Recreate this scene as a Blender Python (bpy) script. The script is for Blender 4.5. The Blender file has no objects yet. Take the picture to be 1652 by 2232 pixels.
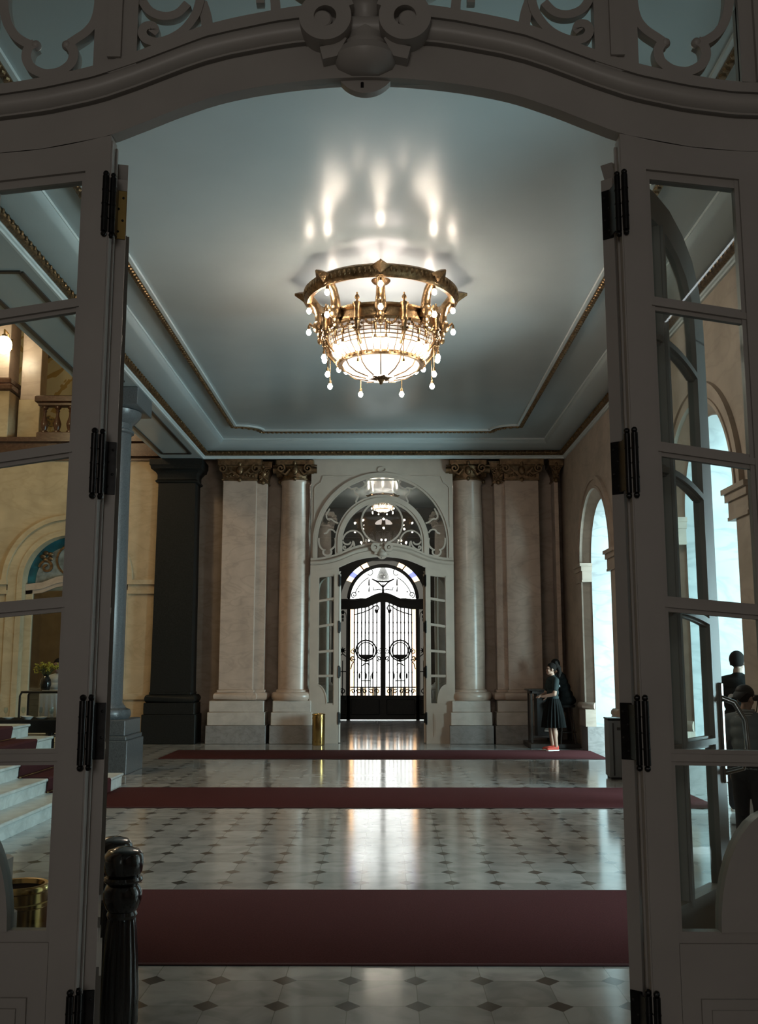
import bpy, bmesh, math, random
from mathutils import Vector, Matrix, Euler

random.seed(7)
PI = math.pi
sc = bpy.context.scene
C = sc.collection

# ------------------------------------------------------------------ camera
FPX, TH, YAW, POS = 2160.0, math.radians(8.66), math.radians(0.37), Vector((0.072, 0.0, 1.66))
W, H = 1652.0, 2232.0
Fv = Vector((-math.sin(YAW) * math.cos(TH), math.cos(YAW) * math.cos(TH), math.sin(TH)))
Rv = Vector((math.cos(YAW), math.sin(YAW), 0))
Uv = Rv.cross(Fv)
cam = bpy.data.cameras.new('camera')
co = bpy.data.objects.new('camera', cam)
C.objects.link(co)
co.location = POS
co.rotation_euler = Matrix((Rv, Uv, -Fv)).transposed().to_euler()
cam.sensor_fit = 'VERTICAL'
cam.sensor_height = 24.0
cam.lens = 24.0 * FPX / H
cam.clip_end = 200
sc.camera = co

# ------------------------------------------------------------------ colour management, world
sc.view_settings.view_transform = 'Standard'
sc.view_settings.look = 'None'
sc.view_settings.gamma = 1.0
sc.view_settings.use_curve_mapping = False
sc.view_settings.exposure = 0.2
cy = sc.cycles
cy.use_denoising = True
cy.max_bounces = 7
cy.diffuse_bounces = 4
cy.glossy_bounces = 4
cy.transmission_bounces = 4
cy.transparent_max_bounces = 16
cy.sample_clamp_indirect = 6.0
cy.caustics_reflective = False
cy.caustics_refractive = False

world = bpy.data.worlds.new('daylight')
sc.world = world
world.use_nodes = True
bg = world.node_tree.nodes['Background']
bg.inputs[0].default_value = (0.90, 0.97, 1.0, 1)
bg.inputs[1].default_value = 5.0

def light(name, kind, loc, power, color, size=1.0, size_y=None, target=None):
    l = bpy.data.lights.new(name, kind)
    l.energy = power
    l.color = color
    if kind == 'AREA':
        l.shape = 'RECTANGLE'
        l.size = size
        l.size_y = size_y or size
    else:
        l.shadow_soft_size = size
    o = bpy.data.objects.new(name, l)
    C.objects.link(o)
    o.location = loc
    if target is not None:
        o.rotation_euler = (Vector(target) - Vector(loc)).to_track_quat('-Z', 'Y').to_euler()
    return o

DAY = (0.60, 0.91, 0.96)
ARCH_Y = (18.2, 12.06, 6.0)
for ay, pw in zip(ARCH_Y, (720, 720, 800)):
    light('daylight', 'AREA', (8.3, ay - 2.3, 1.9), pw, DAY, 2.0, 2.6, (4.3, ay + 0.7, 0.9))
# unseen fill lights added to brighten the stair hall and the near vestibule
light('hall_fill_light', 'POINT', (-8.4, 13.2, 8.6), 440, (1.0, 0.74, 0.42), 0.5)
light('vestibule_fill_light', 'AREA', (-0.8, -5.6, 3.0), 58, (1.0, 0.93, 0.86), 2.2, 3.2, (0, 3, 3.4))

# ------------------------------------------------------------------ pixel -> world point on a plane
def at(px, py, Y=None, Z=None, X=None):
    d = Fv + Rv * ((px - W / 2) / FPX) - Uv * ((py - H / 2) / FPX)
    if Y is not None: k = (Y - POS.y) / d.y
    elif Z is not None: k = (Z - POS.z) / d.z
    else: k = (X - POS.x) / d.x
    return POS + d * k

# ------------------------------------------------------------------ materials
def nodes_of(m):
    m.use_nodes = True
    nt = m.node_tree
    return nt, nt.nodes['Principled BSDF']

def mat(name, col, rough=0.5, metal=0.0, spec=0.5, noise=0.0, nscale=8.0, bump=0.0, bscale=60.0, coat=0.0, stretch=None):
    m = bpy.data.materials.new(name)
    nt, p = nodes_of(m)
    p.inputs['Base Color'].default_value = (*col, 1)
    p.inputs['Roughness'].default_value = rough
    p.inputs['Metallic'].default_value = metal
    p.inputs['Specular IOR Level'].default_value = spec
    p.inputs['Coat Weight'].default_value = coat
    tc = nt.nodes.new('ShaderNodeTexCoord')
    src = tc.outputs['Object']
    if stretch:
        mp = nt.nodes.new('ShaderNodeMapping')
        mp.inputs['Scale'].default_value = stretch
        nt.links.new(src, mp.inputs[0])
        src = mp.outputs[0]
    if noise:
        n = nt.nodes.new('ShaderNodeTexNoise')
        n.inputs['Scale'].default_value = nscale
        n.inputs['Detail'].default_value = 6
        nt.links.new(src, n.inputs['Vector'])
        r = nt.nodes.new('ShaderNodeValToRGB')
        r.color_ramp.elements[0].position = 0.3
        r.color_ramp.elements[1].position = 0.7
        r.color_ramp.elements[0].color = (*[c * (1 - noise) for c in col], 1)
        r.color_ramp.elements[1].color = (*[min(1, c * (1 + noise)) for c in col], 1)
        nt.links.new(n.outputs['Fac'], r.inputs[0])
        nt.links.new(r.outputs[0], p.inputs['Base Color'])
    if bump:
        n2 = nt.nodes.new('ShaderNodeTexNoise')
        n2.inputs['Scale'].default_value = bscale
        n2.inputs['Detail'].default_value = 3
        nt.links.new(src, n2.inputs['Vector'])
        b = nt.nodes.new('ShaderNodeBump')
        b.inputs['Strength'].default_value = bump
        b.inputs['Distance'].default_value = 0.01
        nt.links.new(n2.outputs['Fac'], b.inputs['Height'])
        nt.links.new(b.outputs[0], p.inputs['Normal'])
    return m

def marble(name, col, vein, rough=0.35, scale=1.0, amount=0.55, spec=0.4):
    m = bpy.data.materials.new(name)
    nt, p = nodes_of(m)
    N, L = nt.nodes, nt.links
    tc = N.new('ShaderNodeTexCoord')
    n1 = N.new('ShaderNodeTexNoise'); n1.inputs['Scale'].default_value = 1.3 * scale; n1.inputs['Detail'].default_value = 8
    n1.inputs['Distortion'].default_value = 1.6
    mp = N.new('ShaderNodeMapping'); mp.inputs['Rotation'].default_value = (0.4, 0.7, 0.3); mp.inputs['Scale'].default_value = (1.0, 1.0, 2.2)
    L.new(tc.outputs['Object'], mp.inputs[0]); L.new(mp.outputs[0], n1.inputs['Vector'])
    r1 = N.new('ShaderNodeValToRGB')
    e = r1.color_ramp.elements
    e[0].position = 0.44; e[0].color = (1, 1, 1, 1)
    e[1].position = 0.56; e[1].color = (1, 1, 1, 1)
    k = e.new(0.5); k.color = (0, 0, 0, 1)
    L.new(n1.outputs['Fac'], r1.inputs[0])
    n2 = N.new('ShaderNodeTexNoise'); n2.inputs['Scale'].default_value = 3.0 * scale; n2.inputs['Detail'].default_value = 5
    L.new(tc.outputs['Object'], n2.inputs['Vector'])
    mx = N.new('ShaderNodeMix'); mx.data_type = 'RGBA'
    mx.inputs[6].default_value = (*vein, 1); mx.inputs[7].default_value = (*col, 1)
    mr = N.new('ShaderNodeMapRange'); mr.inputs[3].default_value = 1 - amount; mr.inputs[4].default_value = 1
    L.new(r1.outputs[0], mr.inputs[0]); L.new(mr.outputs[0], mx.inputs[0])
    mx2 = N.new('ShaderNodeMix'); mx2.data_type = 'RGBA'; mx2.blend_type = 'MULTIPLY'; mx2.inputs[0].default_value = 1
    r2 = N.new('ShaderNodeMapRange'); r2.inputs[1].default_value = 0.3; r2.inputs[2].default_value = 0.7; r2.inputs[3].default_value = 0.82; r2.inputs[4].default_value = 1.08
    L.new(n2.outputs['Fac'], r2.inputs[0])
    L.new(mx.outputs[2], mx2.inputs[6]); L.new(r2.outputs[0], mx2.inputs[7])
    L.new(mx2.outputs[2], p.inputs['Base Color'])
    p.inputs['Roughness'].default_value = rough
    p.inputs['Specular IOR Level'].default_value = spec
    return m

def emissive(name, col, strength):
    m = bpy.data.materials.new(name)
    nt, p = nodes_of(m)
    p.inputs['Base Color'].default_value = (0.8, 0.8, 0.8, 1)
    p.inputs['Emission Color'].default_value = (*col, 1)
    p.inputs['Emission Strength'].default_value = strength
    return m

def glass(name, tint=(0.93, 0.97, 0.97), gloss=1.0, diffuse=0.0, rough=0.0, dcol=(0.8, 0.8, 0.8)):
    m = bpy.data.materials.new(name)
    m.use_nodes = True
    nt = m.node_tree; N, L = nt.nodes, nt.links
    for n in list(N): N.remove(n)
    out = N.new('ShaderNodeOutputMaterial')
    t = N.new('ShaderNodeBsdfTransparent'); t.inputs[0].default_value = (*tint, 1)
    g = N.new('ShaderNodeBsdfGlossy'); g.inputs['Roughness'].default_value = rough
    base = t
    if diffuse:
        tr = N.new('ShaderNodeBsdfTranslucent'); tr.inputs[0].default_value = (*dcol, 1)
        mm = N.new('ShaderNodeMixShader'); mm.inputs[0].default_value = diffuse
        L.new(t.outputs[0], mm.inputs[1]); L.new(tr.outputs[0], mm.inputs[2]); base = mm
    f = N.new('ShaderNodeFresnel')
    ge = N.new('ShaderNodeNewGeometry'); ir = N.new('ShaderNodeMapRange')       # same reflectance from either side of a thin pane
    ir.inputs[3].default_value = 1.5; ir.inputs[4].default_value = 1/1.5
    L.new(ge.outputs['Backfacing'], ir.inputs[0]); L.new(ir.outputs[0], f.inputs[0])
    ml = N.new('ShaderNodeMath'); ml.operation = 'MULTIPLY'; ml.inputs[1].default_value = gloss
    L.new(f.outputs[0], ml.inputs[0])
    mx = N.new('ShaderNodeMixShader')
    L.new(ml.outputs[0], mx.inputs[0]); L.new(base.outputs[0], mx.inputs[1]); L.new(g.outputs[0], mx.inputs[2])
    L.new(mx.outputs[0], out.inputs[0])
    return m

def floor_material():
    m = bpy.data.materials.new('marble_tile_floor')
    nt, p = nodes_of(m)
    N, L = nt.nodes, nt.links
    SX, SY, X0, Y0 = 0.347, 0.393, -0.116, 5.155
    def M(op, a, b=None, c=None):
        n = N.new('ShaderNodeMath'); n.operation = op
        for i, v in enumerate((a, b, c)):
            if v is None: continue
            if isinstance(v, (int, float)): n.inputs[i].default_value = v
            else: L.new(v, n.inputs[i])
        return n.outputs[0]
    tc = N.new('ShaderNodeTexCoord')
    s = N.new('ShaderNodeSeparateXYZ'); L.new(tc.outputs['Object'], s.inputs[0])
    u = M('DIVIDE', M('SUBTRACT', s.outputs[0], X0), SX)
    v = M('DIVIDE', M('SUBTRACT', s.outputs[1], Y0), SY)
    ur, vr = M('ROUND', u), M('ROUND', v)
    du, dv = M('ABSOLUTE', M('SUBTRACT', u, ur)), M('ABSOLUTE', M('SUBTRACT', v, vr))
    dia = M('LESS_THAN', M('ADD', du, dv), 0.185)                     # dark diamonds at the corners
    seam = M('LESS_THAN', M('MINIMUM', du, dv), 0.006)
    edge = M('LESS_THAN', M('ABSOLUTE', M('SUBTRACT', M('ADD', du, dv), 0.185)), 0.008)
    seam = M('MAXIMUM', seam, edge)
    cell = N.new('ShaderNodeCombineXYZ')
    L.new(M('FLOOR', u), cell.inputs[0]); L.new(M('FLOOR', v), cell.inputs[1])
    wn = N.new('ShaderNodeTexWhiteNoise'); wn.noise_dimensions = '3D'; L.new(cell.outputs[0], wn.inputs[0])
    # veins, shifted per tile
    off = N.new('ShaderNodeVectorMath'); off.operation = 'SCALE'; L.new(wn.outputs['Color'], off.inputs[0]); off.inputs[3].default_value = 9.0
    ad = N.new('ShaderNodeVectorMath'); L.new(tc.outputs['Object'], ad.inputs[0]); L.new(off.outputs[0], ad.inputs[1])
    n1 = N.new('ShaderNodeTexNoise'); n1.inputs['Scale'].default_value = 3.2; n1.inputs['Detail'].default_value = 8; n1.inputs['Distortion'].default_value = 1.3
    L.new(ad.outputs[0], n1.inputs['Vector'])
    r = N.new('ShaderNodeValToRGB')
    e = r.color_ramp.elements
    e[0].position = 0.36; e[0].color = (0.29, 0.30, 0.295, 1)
    e[1].position = 0.62; e[1].color = (0.41, 0.42, 0.41, 1)
    k = e.new(0.48); k.color = (0.365, 0.372, 0.365, 1)
    L.new(n1.outputs['Fac'], r.inputs[0])
    tv = N.new('ShaderNodeMapRange'); tv.inputs[3].default_value = 0.8; tv.inputs[4].default_value = 1.1; L.new(wn.outputs['Value'], tv.inputs[0])
    mul = N.new('ShaderNodeMix'); mul.data_type = 'RGBA'; mul.blend_type = 'MULTIPLY'; mul.inputs[0].default_value = 1
    L.new(r.outputs[0], mul.inputs[6]); L.new(tv.outputs[0], mul.inputs[7])
    m1 = N.new('ShaderNodeMix'); m1.data_type = 'RGBA'; L.new(seam, m1.inputs[0]); L.new(mul.outputs[2], m1.inputs[6]); m1.inputs[7].default_value = (0.2, 0.2, 0.19, 1)
    m2 = N.new('ShaderNodeMix'); m2.data_type = 'RGBA'; L.new(dia, m2.inputs[0]); L.new(m1.outputs[2], m2.inputs[6]); m2.inputs[7].default_value = (0.085, 0.08, 0.072, 1)
    L.new(m2.outputs[2], p.inputs['Base Color'])
    n3 = N.new('ShaderNodeTexNoise'); n3.inputs['Scale'].default_value = 1.6; L.new(tc.outputs['Object'], n3.inputs['Vector'])
    rr = N.new('ShaderNodeMapRange'); rr.inputs[3].default_value = 0.07; rr.inputs[4].default_value = 0.18; L.new(n3.outputs['Fac'], rr.inputs[0])
    L.new(rr.outputs[0], p.inputs['Roughness'])
    p.inputs['Specular IOR Level'].default_value = 0.75
    return m

def mural_material():
    m = bpy.data.materials.new('painted_mural')
    nt, p = nodes_of(m); N, L = nt.nodes, nt.links
    tc = N.new('ShaderNodeTexCoord')
    n = N.new('ShaderNodeTexNoise'); n.inputs['Scale'].default_value = 0.7; n.inputs['Detail'].default_value = 4; n.inputs['Distortion'].default_value = 2.0
    L.new(tc.outputs['Object'], n.inputs['Vector'])
    r = N.new('ShaderNodeValToRGB'); r.color_ramp.interpolation = 'CONSTANT'
    e = r.color_ramp.elements
    e[0].position = 0; e[0].color = (0.42, 0.28, 0.10, 1)
    e[1].position = 0.45; e[1].color = (0.72, 0.64, 0.44, 1)
    for pos, c in ((0.40, (0.16, 0.12, 0.08, 1)), (0.425, (0.58, 0.42, 0.17, 1)), (0.56, (0.5, 0.34, 0.12, 1)), (0.62, (0.75, 0.68, 0.5, 1))):
        k = e.new(pos); k.color = c
    L.new(n.outputs['Fac'], r.inputs[0]); L.new(r.outputs[0], p.inputs['Base Color'])
    p.inputs['Roughness'].default_value = 0.7
    return m

MT = {}
MT['wood'] = mat('grey_painted_wood', (0.36, 0.338, 0.312), 0.42, noise=0.06, nscale=3, bump=0.03, bscale=30)
MT['farwood'] = mat('warm_painted_wood', (0.42, 0.345, 0.285), 0.45, noise=0.06, nscale=3)
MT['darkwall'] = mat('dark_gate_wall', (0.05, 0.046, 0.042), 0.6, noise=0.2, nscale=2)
MT['floor'] = floor_material()
MT['ceil'] = mat('satin_ceiling_paint', (0.37, 0.415, 0.425), 0.22, spec=0.16, bump=0.02, bscale=3, noise=0.03, nscale=1.2)
MT['white'] = mat('white_plaster_moulding', (0.52, 0.57, 0.58), 0.5, noise=0.04, nscale=4)
MT['gold'] = mat('aged_gilding', (0.19, 0.12, 0.06), 0.38, metal=0.85, noise=0.5, nscale=22, bump=0.7, bscale=38)
MT['bronze'] = mat('dark_bronze', (0.17, 0.105, 0.055), 0.40, metal=0.75, noise=0.5, nscale=14, bump=0.6, bscale=30)
MT['lampgold'] = mat('chandelier_bronze', (0.26, 0.165, 0.085), 0.36, metal=1.0, noise=0.5, nscale=18, bump=0.5, bscale=45)
MT['cream'] = marble('cream_marble', (0.53, 0.41, 0.335), (0.34, 0.26, 0.205), 0.28, 0.9, 0.35)
MT['wallcream'] = marble('wall_marble', (0.38, 0.30, 0.245), (0.27, 0.205, 0.16), 0.45, 0.8, 0.5)
MT['rightwall'] = marble('right_wall_marble', (0.44, 0.35, 0.285), (0.32, 0.255, 0.20), 0.5, 0.7, 0.4)
MT['reveal'] = marble('pale_arch_marble', (0.44, 0.45, 0.45), (0.27, 0.29, 0.295), 0.4, 0.6, 0.6)
MT['greystone'] = marble('grey_plinth_stone', (0.27, 0.25, 0.24), (0.18, 0.165, 0.16), 0.4, 2.2, 0.5)
MT['palestone'] = marble('pale_plinth_stone', (0.52, 0.46, 0.41), (0.42, 0.36, 0.31), 0.4, 1.2, 0.35)
MT['ochre'] = marble('ochre_stucco', (0.56, 0.44, 0.29), (0.43, 0.33, 0.20), 0.6, 0.8, 0.4)
MT['blackstone'] = mat('black_granite', (0.013, 0.013, 0.012), 0.5, noise=0.3, nscale=40, spec=0.2)
MT['granite'] = mat('grey_granite', (0.085, 0.095, 0.102), 0.3, noise=0.3, nscale=50)
MT['white_marble'] = marble('white_stair_marble', (0.60, 0.64, 0.63), (0.42, 0.46, 0.46), 0.35, 2.0, 0.4)
MT['brown_marble'] = marble('brown_marble', (0.085, 0.038, 0.022), (0.15, 0.08, 0.05), 0.25, 3.0, 0.5)
MT['carpet'] = mat('red_carpet', (0.066, 0.020, 0.022), 0.95, noise=0.18, nscale=90, bump=0.4, bscale=300, spec=0.1)
MT['carpet_edge'] = mat('carpet_binding', (0.05, 0.012, 0.014), 0.9)
MT['iron'] = mat('black_iron', (0.010, 0.011, 0.011), 0.42, metal=0.3, noise=0.2, nscale=20)
MT['hinge'] = mat('dark_hinge_metal', (0.022, 0.022, 0.022), 0.32, metal=0.8, noise=0.3, nscale=30)
MT['brass'] = mat('brass', (0.48, 0.32, 0.115), 0.22, metal=1.0, noise=0.15, nscale=12)
MT['steel'] = mat('polished_steel', (0.42, 0.43, 0.43), 0.22, metal=1.0)
MT['lacquer'] = mat('black_lacquered_wood', (0.010, 0.0095, 0.009), 0.2, noise=0.3, nscale=12, coat=0.6)
MT['darkwood'] = mat('dark_wood', (0.030, 0.022, 0.018), 0.4, noise=0.35, nscale=6, stretch=(6, 6, 1))
MT['glass'] = glass('clear_glass')
MT['mirror'] = mat('mirror_glass', (0.36, 0.36, 0.34), 0.03, metal=1.0, bump=0.04, bscale=3)
MT['opal'] = glass('frosted_pane', (0.97, 0.95, 0.92), 0.6, diffuse=0.25, dcol=(0.95, 0.92, 0.88))
MT['amber'] = glass('amber_glass', (0.95, 0.74, 0.55), 0.6, diffuse=0.2, dcol=(0.9, 0.5, 0.2))
MT['redglass'] = glass('red_glass', (0.85, 0.28, 0.16), 0.6, diffuse=0.2, dcol=(0.9, 0.3, 0.15))
MT['blueglass'] = glass('blue_glass', (0.35, 0.36, 0.75), 0.6, diffuse=0.2, dcol=(0.4, 0.4, 0.9))
MT['smoke'] = glass('grey_pane', (0.165, 0.155, 0.14), 0.6, diffuse=0.10, dcol=(0.25, 0.24, 0.22))
MT['bulb'] = emissive('lit_bulb', (1.0, 0.86, 0.70), 150)
MT['bowl'] = emissive('lit_crystal', (1.0, 0.84, 0.70), 0.30)
MT['bowl_hot'] = emissive('lit_dish', (1.0, 0.86, 0.74), 1.0)
MT['lampglass'] = emissive('lit_globe', (1.0, 0.83, 0.58), 26)
MT['cream_enamel'] = mat('cream_enamel', (0.62, 0.55, 0.42), 0.45)
MT['mural'] = mural_material()
MT['teal'] = mat('teal_stained_glass', (0.012, 0.11, 0.15), 0.25, noise=0.4, nscale=5)
MT['panel_picture'] = mat('painted_glass', (0.20, 0.23, 0.24), 0.3, noise=0.6, nscale=6)
MT['skin'] = mat('skin', (0.36, 0.215, 0.155), 0.5, noise=0.06, nscale=20)
MT['skin_dark'] = mat('tanned_skin', (0.22, 0.13, 0.095), 0.5, noise=0.06, nscale=20)
MT['hair'] = mat('dark_hair', (0.010, 0.008, 0.007), 0.9, spec=0.15, bump=0.3, bscale=60)
MT['black_cloth'] = mat('black_cloth', (0.006, 0.007, 0.007), 0.95, spec=0.2, bump=0.3, bscale=60)
MT['green_cloth'] = mat('black_green_cotton', (0.010, 0.020, 0.020), 0.85, bump=0.25, bscale=40)
MT['grey_cloth'] = mat('grey_cotton', (0.17, 0.185, 0.185), 0.9, bump=0.3, bscale=30)
MT['pale_cloth'] = mat('pale_cotton', (0.40, 0.42, 0.43), 0.9, bump=0.3, bscale=30)
MT['denim'] = mat('dark_trousers', (0.012, 0.013, 0.016), 0.9, bump=0.3, bscale=30)
MT['red_canvas'] = mat('red_canvas', (0.45, 0.05, 0.03), 0.8)
MT['rubber'] = mat('white_rubber', (0.6, 0.58, 0.55), 0.6)
MT['eye'] = mat('dark_eye', (0.02, 0.015, 0.012), 0.2)
MT['lips'] = mat('lips', (0.27, 0.11, 0.09), 0.5)
MT['greybox'] = mat('grey_sheet_metal', (0.10, 0.105, 0.105), 0.45, noise=0.1, nscale=5)
MT['black'] = mat('matt_black', (0.006, 0.006, 0.006), 0.6)
MT['china'] = mat('white_china', (0.6, 0.6, 0.58), 0.25)
MT['yellow'] = mat('yellow_blossom', (0.42, 0.36, 0.04), 0.7)
MT['leaf'] = mat('green_stem', (0.05, 0.08, 0.02), 0.7)

# ------------------------------------------------------------------ mesh builder
class MB:
    def __init__(s): s.v, s.f = [], []
    def add(s, vs, fs):
        b = len(s.v); s.v += [tuple(p) for p in vs]; s.f += [tuple(i + b for i in f) for f in fs]; return s
    def box(s, x0, x1, y0, y1, z0, z1):
        return s.add([(x0,y0,z0),(x1,y0,z0),(x1,y1,z0),(x0,y1,z0),(x0,y0,z1),(x1,y0,z1),(x1,y1,z1),(x0,y1,z1)],
                     [(0,3,2,1),(4,5,6,7),(0,1,5,4),(1,2,6,5),(2,3,7,6),(3,0,4,7)])
    def bbox(s, x0, x1, y0, y1, z0, z1, b=0.01):                      # chamfered box
        b = min(b, abs(x1-x0)/2.01, abs(y1-y0)/2.01, abs(z1-z0)/2.01)
        def ring(x0,x1,y0,y1,z): return [(x0+b,y0,z),(x1-b,y0,z),(x1,y0+b,z),(x1,y1-b,z),(x1-b,y1,z),(x0+b,y1,z),(x0,y1-b,z),(x0,y0+b,z)]
        return s.loft([ring(x0+b,x1-b,y0+b,y1-b,z0), ring(x0,x1,y0,y1,z0+b), ring(x0,x1,y0,y1,z1-b), ring(x0+b,x1-b,y0+b,y1-b,z1)])
    def loft(s, rings, cap=True, closed=True, loop=False):
        n = len(rings[0]); vs = [p for r in rings for p in r]; fs = []
        m = len(rings)
        for i in range(m if loop else m - 1):
            a, b = i * n, ((i + 1) % m) * n
            for j in range(n if closed else n - 1):
                k = (j + 1) % n
                fs.append((a + j, a + k, b + k, b + j))
        if cap and not loop and closed:
            fs.append(tuple(range(n - 1, -1, -1))); fs.append(tuple((m - 1) * n + j for j in range(n)))
        return s.add(vs, fs)
    def lathe(s, prof, cx=0, cy=0, cz=0, n=32, cap=True, a0=0.0, a1=2*PI, rx=1.0, ry=1.0):
        full = abs(a1 - a0 - 2 * PI) < 1e-6
        k = n if full else n + 1
        rings = [[(cx + rx*r*math.cos(a0+(a1-a0)*j/n), cy + ry*r*math.sin(a0+(a1-a0)*j/n), cz+z) for j in range(k)] for r, z in prof]
        return s.loft(rings, cap=cap and full, closed=full)
    def tube(s, pts, r, n=8, closed=False, cap=True):
        P = [Vector(p) for p in pts]; m = len(P); rs = r if isinstance(r, (list, tuple)) else [r] * m
        rings = []; up = None
        for i in range(m):
            t = (P[(i+1) % m] - P[i-1]) if closed else (P[min(i+1, m-1)] - P[max(i-1, 0)])
            t = t.normalized() if t.length > 1e-9 else Vector((0,0,1))
            if up is None:
                up = t.orthogonal().normalized()
            else:
                up = (up - t * up.dot(t)); up = up.normalized() if up.length > 1e-6 else t.orthogonal().normalized()
            w = t.cross(up)
            rings.append([P[i] + (up * math.cos(2*PI*j/n) + w * math.sin(2*PI*j/n)) * rs[i] for j in range(n)])
        return s.loft(rings, cap=cap, loop=closed)
    def bar(s, pts, w, y0, y1, closed=False):                         # flat bar along an XZ path, depth y0..y1
        m = len(pts); out = []
        ws = w if isinstance(w, (list, tuple)) else [w] * m
        for i in range(m):
            a = Vector(pts[i-1]) if (i or closed) else Vector(pts[0]); b = Vector(pts[i])
            c = Vector(pts[(i+1) % m]) if (i < m-1 or closed) else Vector(pts[-1])
            d1 = (b - a).normalized() if (b-a).length > 1e-9 else None
            d2 = (c - b).normalized() if (c-b).length > 1e-9 else None
            d1 = d1 or d2; d2 = d2 or d1
            t = (d1 + d2).normalized() if (d1+d2).length > 1e-6 else d1
            nrm = Vector((-t.y, t.x)); sc_ = 1 / max(0.5, nrm.dot(Vector((-d1.y, d1.x))))
            o = nrm * (ws[i] / 2 * sc_)
            out.append([(b.x+o.x, y0, b.y+o.y), (b.x+o.x, y1, b.y+o.y), (b.x-o.x, y1, b.y-o.y), (b.x-o.x, y0, b.y-o.y)])
        return s.loft(out, loop=closed)
    def band(s, top, bot, y0, y1):                                     # solid between two XZ curves of equal length
        return s.loft([[(t[0], y0, t[1]), (t[0], y1, t[1]), (b[0], y1, b[1]), (b[0], y0, b[1])] for t, b in zip(top, bot)])
    def prism(s, poly, y0, y1):                                        # XZ polygon extruded in y
        n = len(poly)
        vs = [(x, y0, z) for x, z in poly] + [(x, y1, z) for x, z in poly]
        return s.add(vs, [tuple(range(n)), tuple(range(2*n-1, n-1, -1))] + [(i, i+n, (i+1) % n + n, (i+1) % n) for i in range(n)])
    def ball(s, c, r, n=12, m=8):
        rx, ry, rz = r if isinstance(r, (list, tuple)) else (r, r, r)
        rings = [[(c[0]+rx*math.sin(PI*i/m)*math.cos(2*PI*j/n), c[1]+ry*math.sin(PI*i/m)*math.sin(2*PI*j/n), c[2]-rz*math.cos(PI*i/m)) for j in range(n)] for i in range(1, m)]
        s.loft(rings, cap=False)
        b = len(s.v) - n * (m-1)
        s.v += [(c[0], c[1], c[2]-rz), (c[0], c[1], c[2]+rz)]
        lo, hi = len(s.v)-2, len(s.v)-1
        for j in range(n):
            s.f.append((b+(j+1) % n, b+j, lo)); s.f.append((b+(m-2)*n+j, b+(m-2)*n+(j+1) % n, hi))
        return s
    def capsule(s, a, b, r0, r1, n=14):
        a, b = Vector(a), Vector(b); d = b - a
        pts, rs = [], []
        u = d.normalized() if d.length > 1e-6 else Vector((0, 0, 1))
        for k in range(5, 0, -1):
            t = PI/2*k/5*0.98; pts.append(a - u*r0*math.sin(t)); rs.append(r0*math.cos(t))
        for k in range(0, 5): pts.append(a + d*(k/4)); rs.append(r0 + (r1-r0)*k/4)
        for k in range(1, 6):
            t = PI/2*k/5*0.98; pts.append(b + u*r1*math.sin(t)); rs.append(r1*math.cos(t))
        return s.tube(pts, rs, n)
    def xf(s, M, start=0):
        s.v[start:] = [tuple(M @ Vector(p)) for p in s.v[start:]]; return s
    def merge(s, o, M=None):
        return s.add([tuple(M @ Vector(p)) for p in o.v] if M else o.v, o.f)
    def build(s, name, m, parent=None, smooth=40):
        me = bpy.data.meshes.new(name)
        me.from_pydata(s.v, [], s.f)
        bm = bmesh.new(); bm.from_mesh(me); bmesh.ops.recalc_face_normals(bm, faces=bm.faces); bm.to_mesh(me); bm.free()
        if smooth:
            me.shade_smooth()
            me.set_sharp_from_angle(angle=math.radians(smooth))
        me.materials.append(MT[m] if isinstance(m, str) else m)
        o = bpy.data.objects.new(name, me)
        C.objects.link(o)
        if parent: o.parent = parent
        return o

def thing(name, label, cat, loc=(0, 0, 0), rz=0.0, group=None):
    o = bpy.data.objects.new(name, None)
    C.objects.link(o)
    o.location = loc; o.rotation_euler = (0, 0, rz)
    o['label'] = label; o['category'] = cat
    if group: o['group'] = group
    return o

def tag(o, label, cat, group=None, kind=None):
    o['label'] = label; o['category'] = cat
    if group: o['group'] = group
    if kind: o['kind'] = kind
    return o

def struct(o, label, cat):
    o['kind'] = 'structure'; o['label'] = label; o['category'] = cat
    return o

def copy_tree(o, parent=None):
    c = o.copy(); C.objects.link(c)
    if parent: c.parent = parent
    for ch in list(o.children): copy_tree(ch, c)
    return c

def arc(cx, cz, r, a0, a1, n=24):
    return [(cx + r*math.cos(a0+(a1-a0)*i/n), cz + r*math.sin(a0+(a1-a0)*i/n)) for i in range(n+1)]

def spiral(cx, cz, r0, r1, a0, turns, n=40):
    return [(cx + (r0+(r1-r0)*i/n)*math.cos(a0+2*PI*turns*i/n), cz + (r0+(r1-r0)*i/n)*math.sin(a0+2*PI*turns*i/n)) for i in range(n+1)]

def interp(tab, x):
    x = abs(x)
    for (x0, z0), (x1, z1) in zip(tab, tab[1:]):
        if x <= x1:
            t = (x-x0)/(x1-x0); return z0+(z1-z0)*t
    return tab[-1][1]

def spline(P, n=5):
    Q = [(2*P[0][0]-P[1][0], 2*P[0][1]-P[1][1])] + list(P) + [(2*P[-1][0]-P[-2][0], 2*P[-1][1]-P[-2][1])]
    out = []
    for i in range(1, len(Q)-2):
        p0, p1, p2, p3 = Q[i-1:i+3]
        for k in range(n):
            t = k/n
            out.append(tuple(0.5*(2*b+(c-a)*t+(2*a-5*b+4*c-d)*t*t+(3*b-a-3*c+d)*t**3) for a, b, c, d in zip(p0, p1, p2, p3)))
    return out + [tuple(P[-1])]

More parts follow.
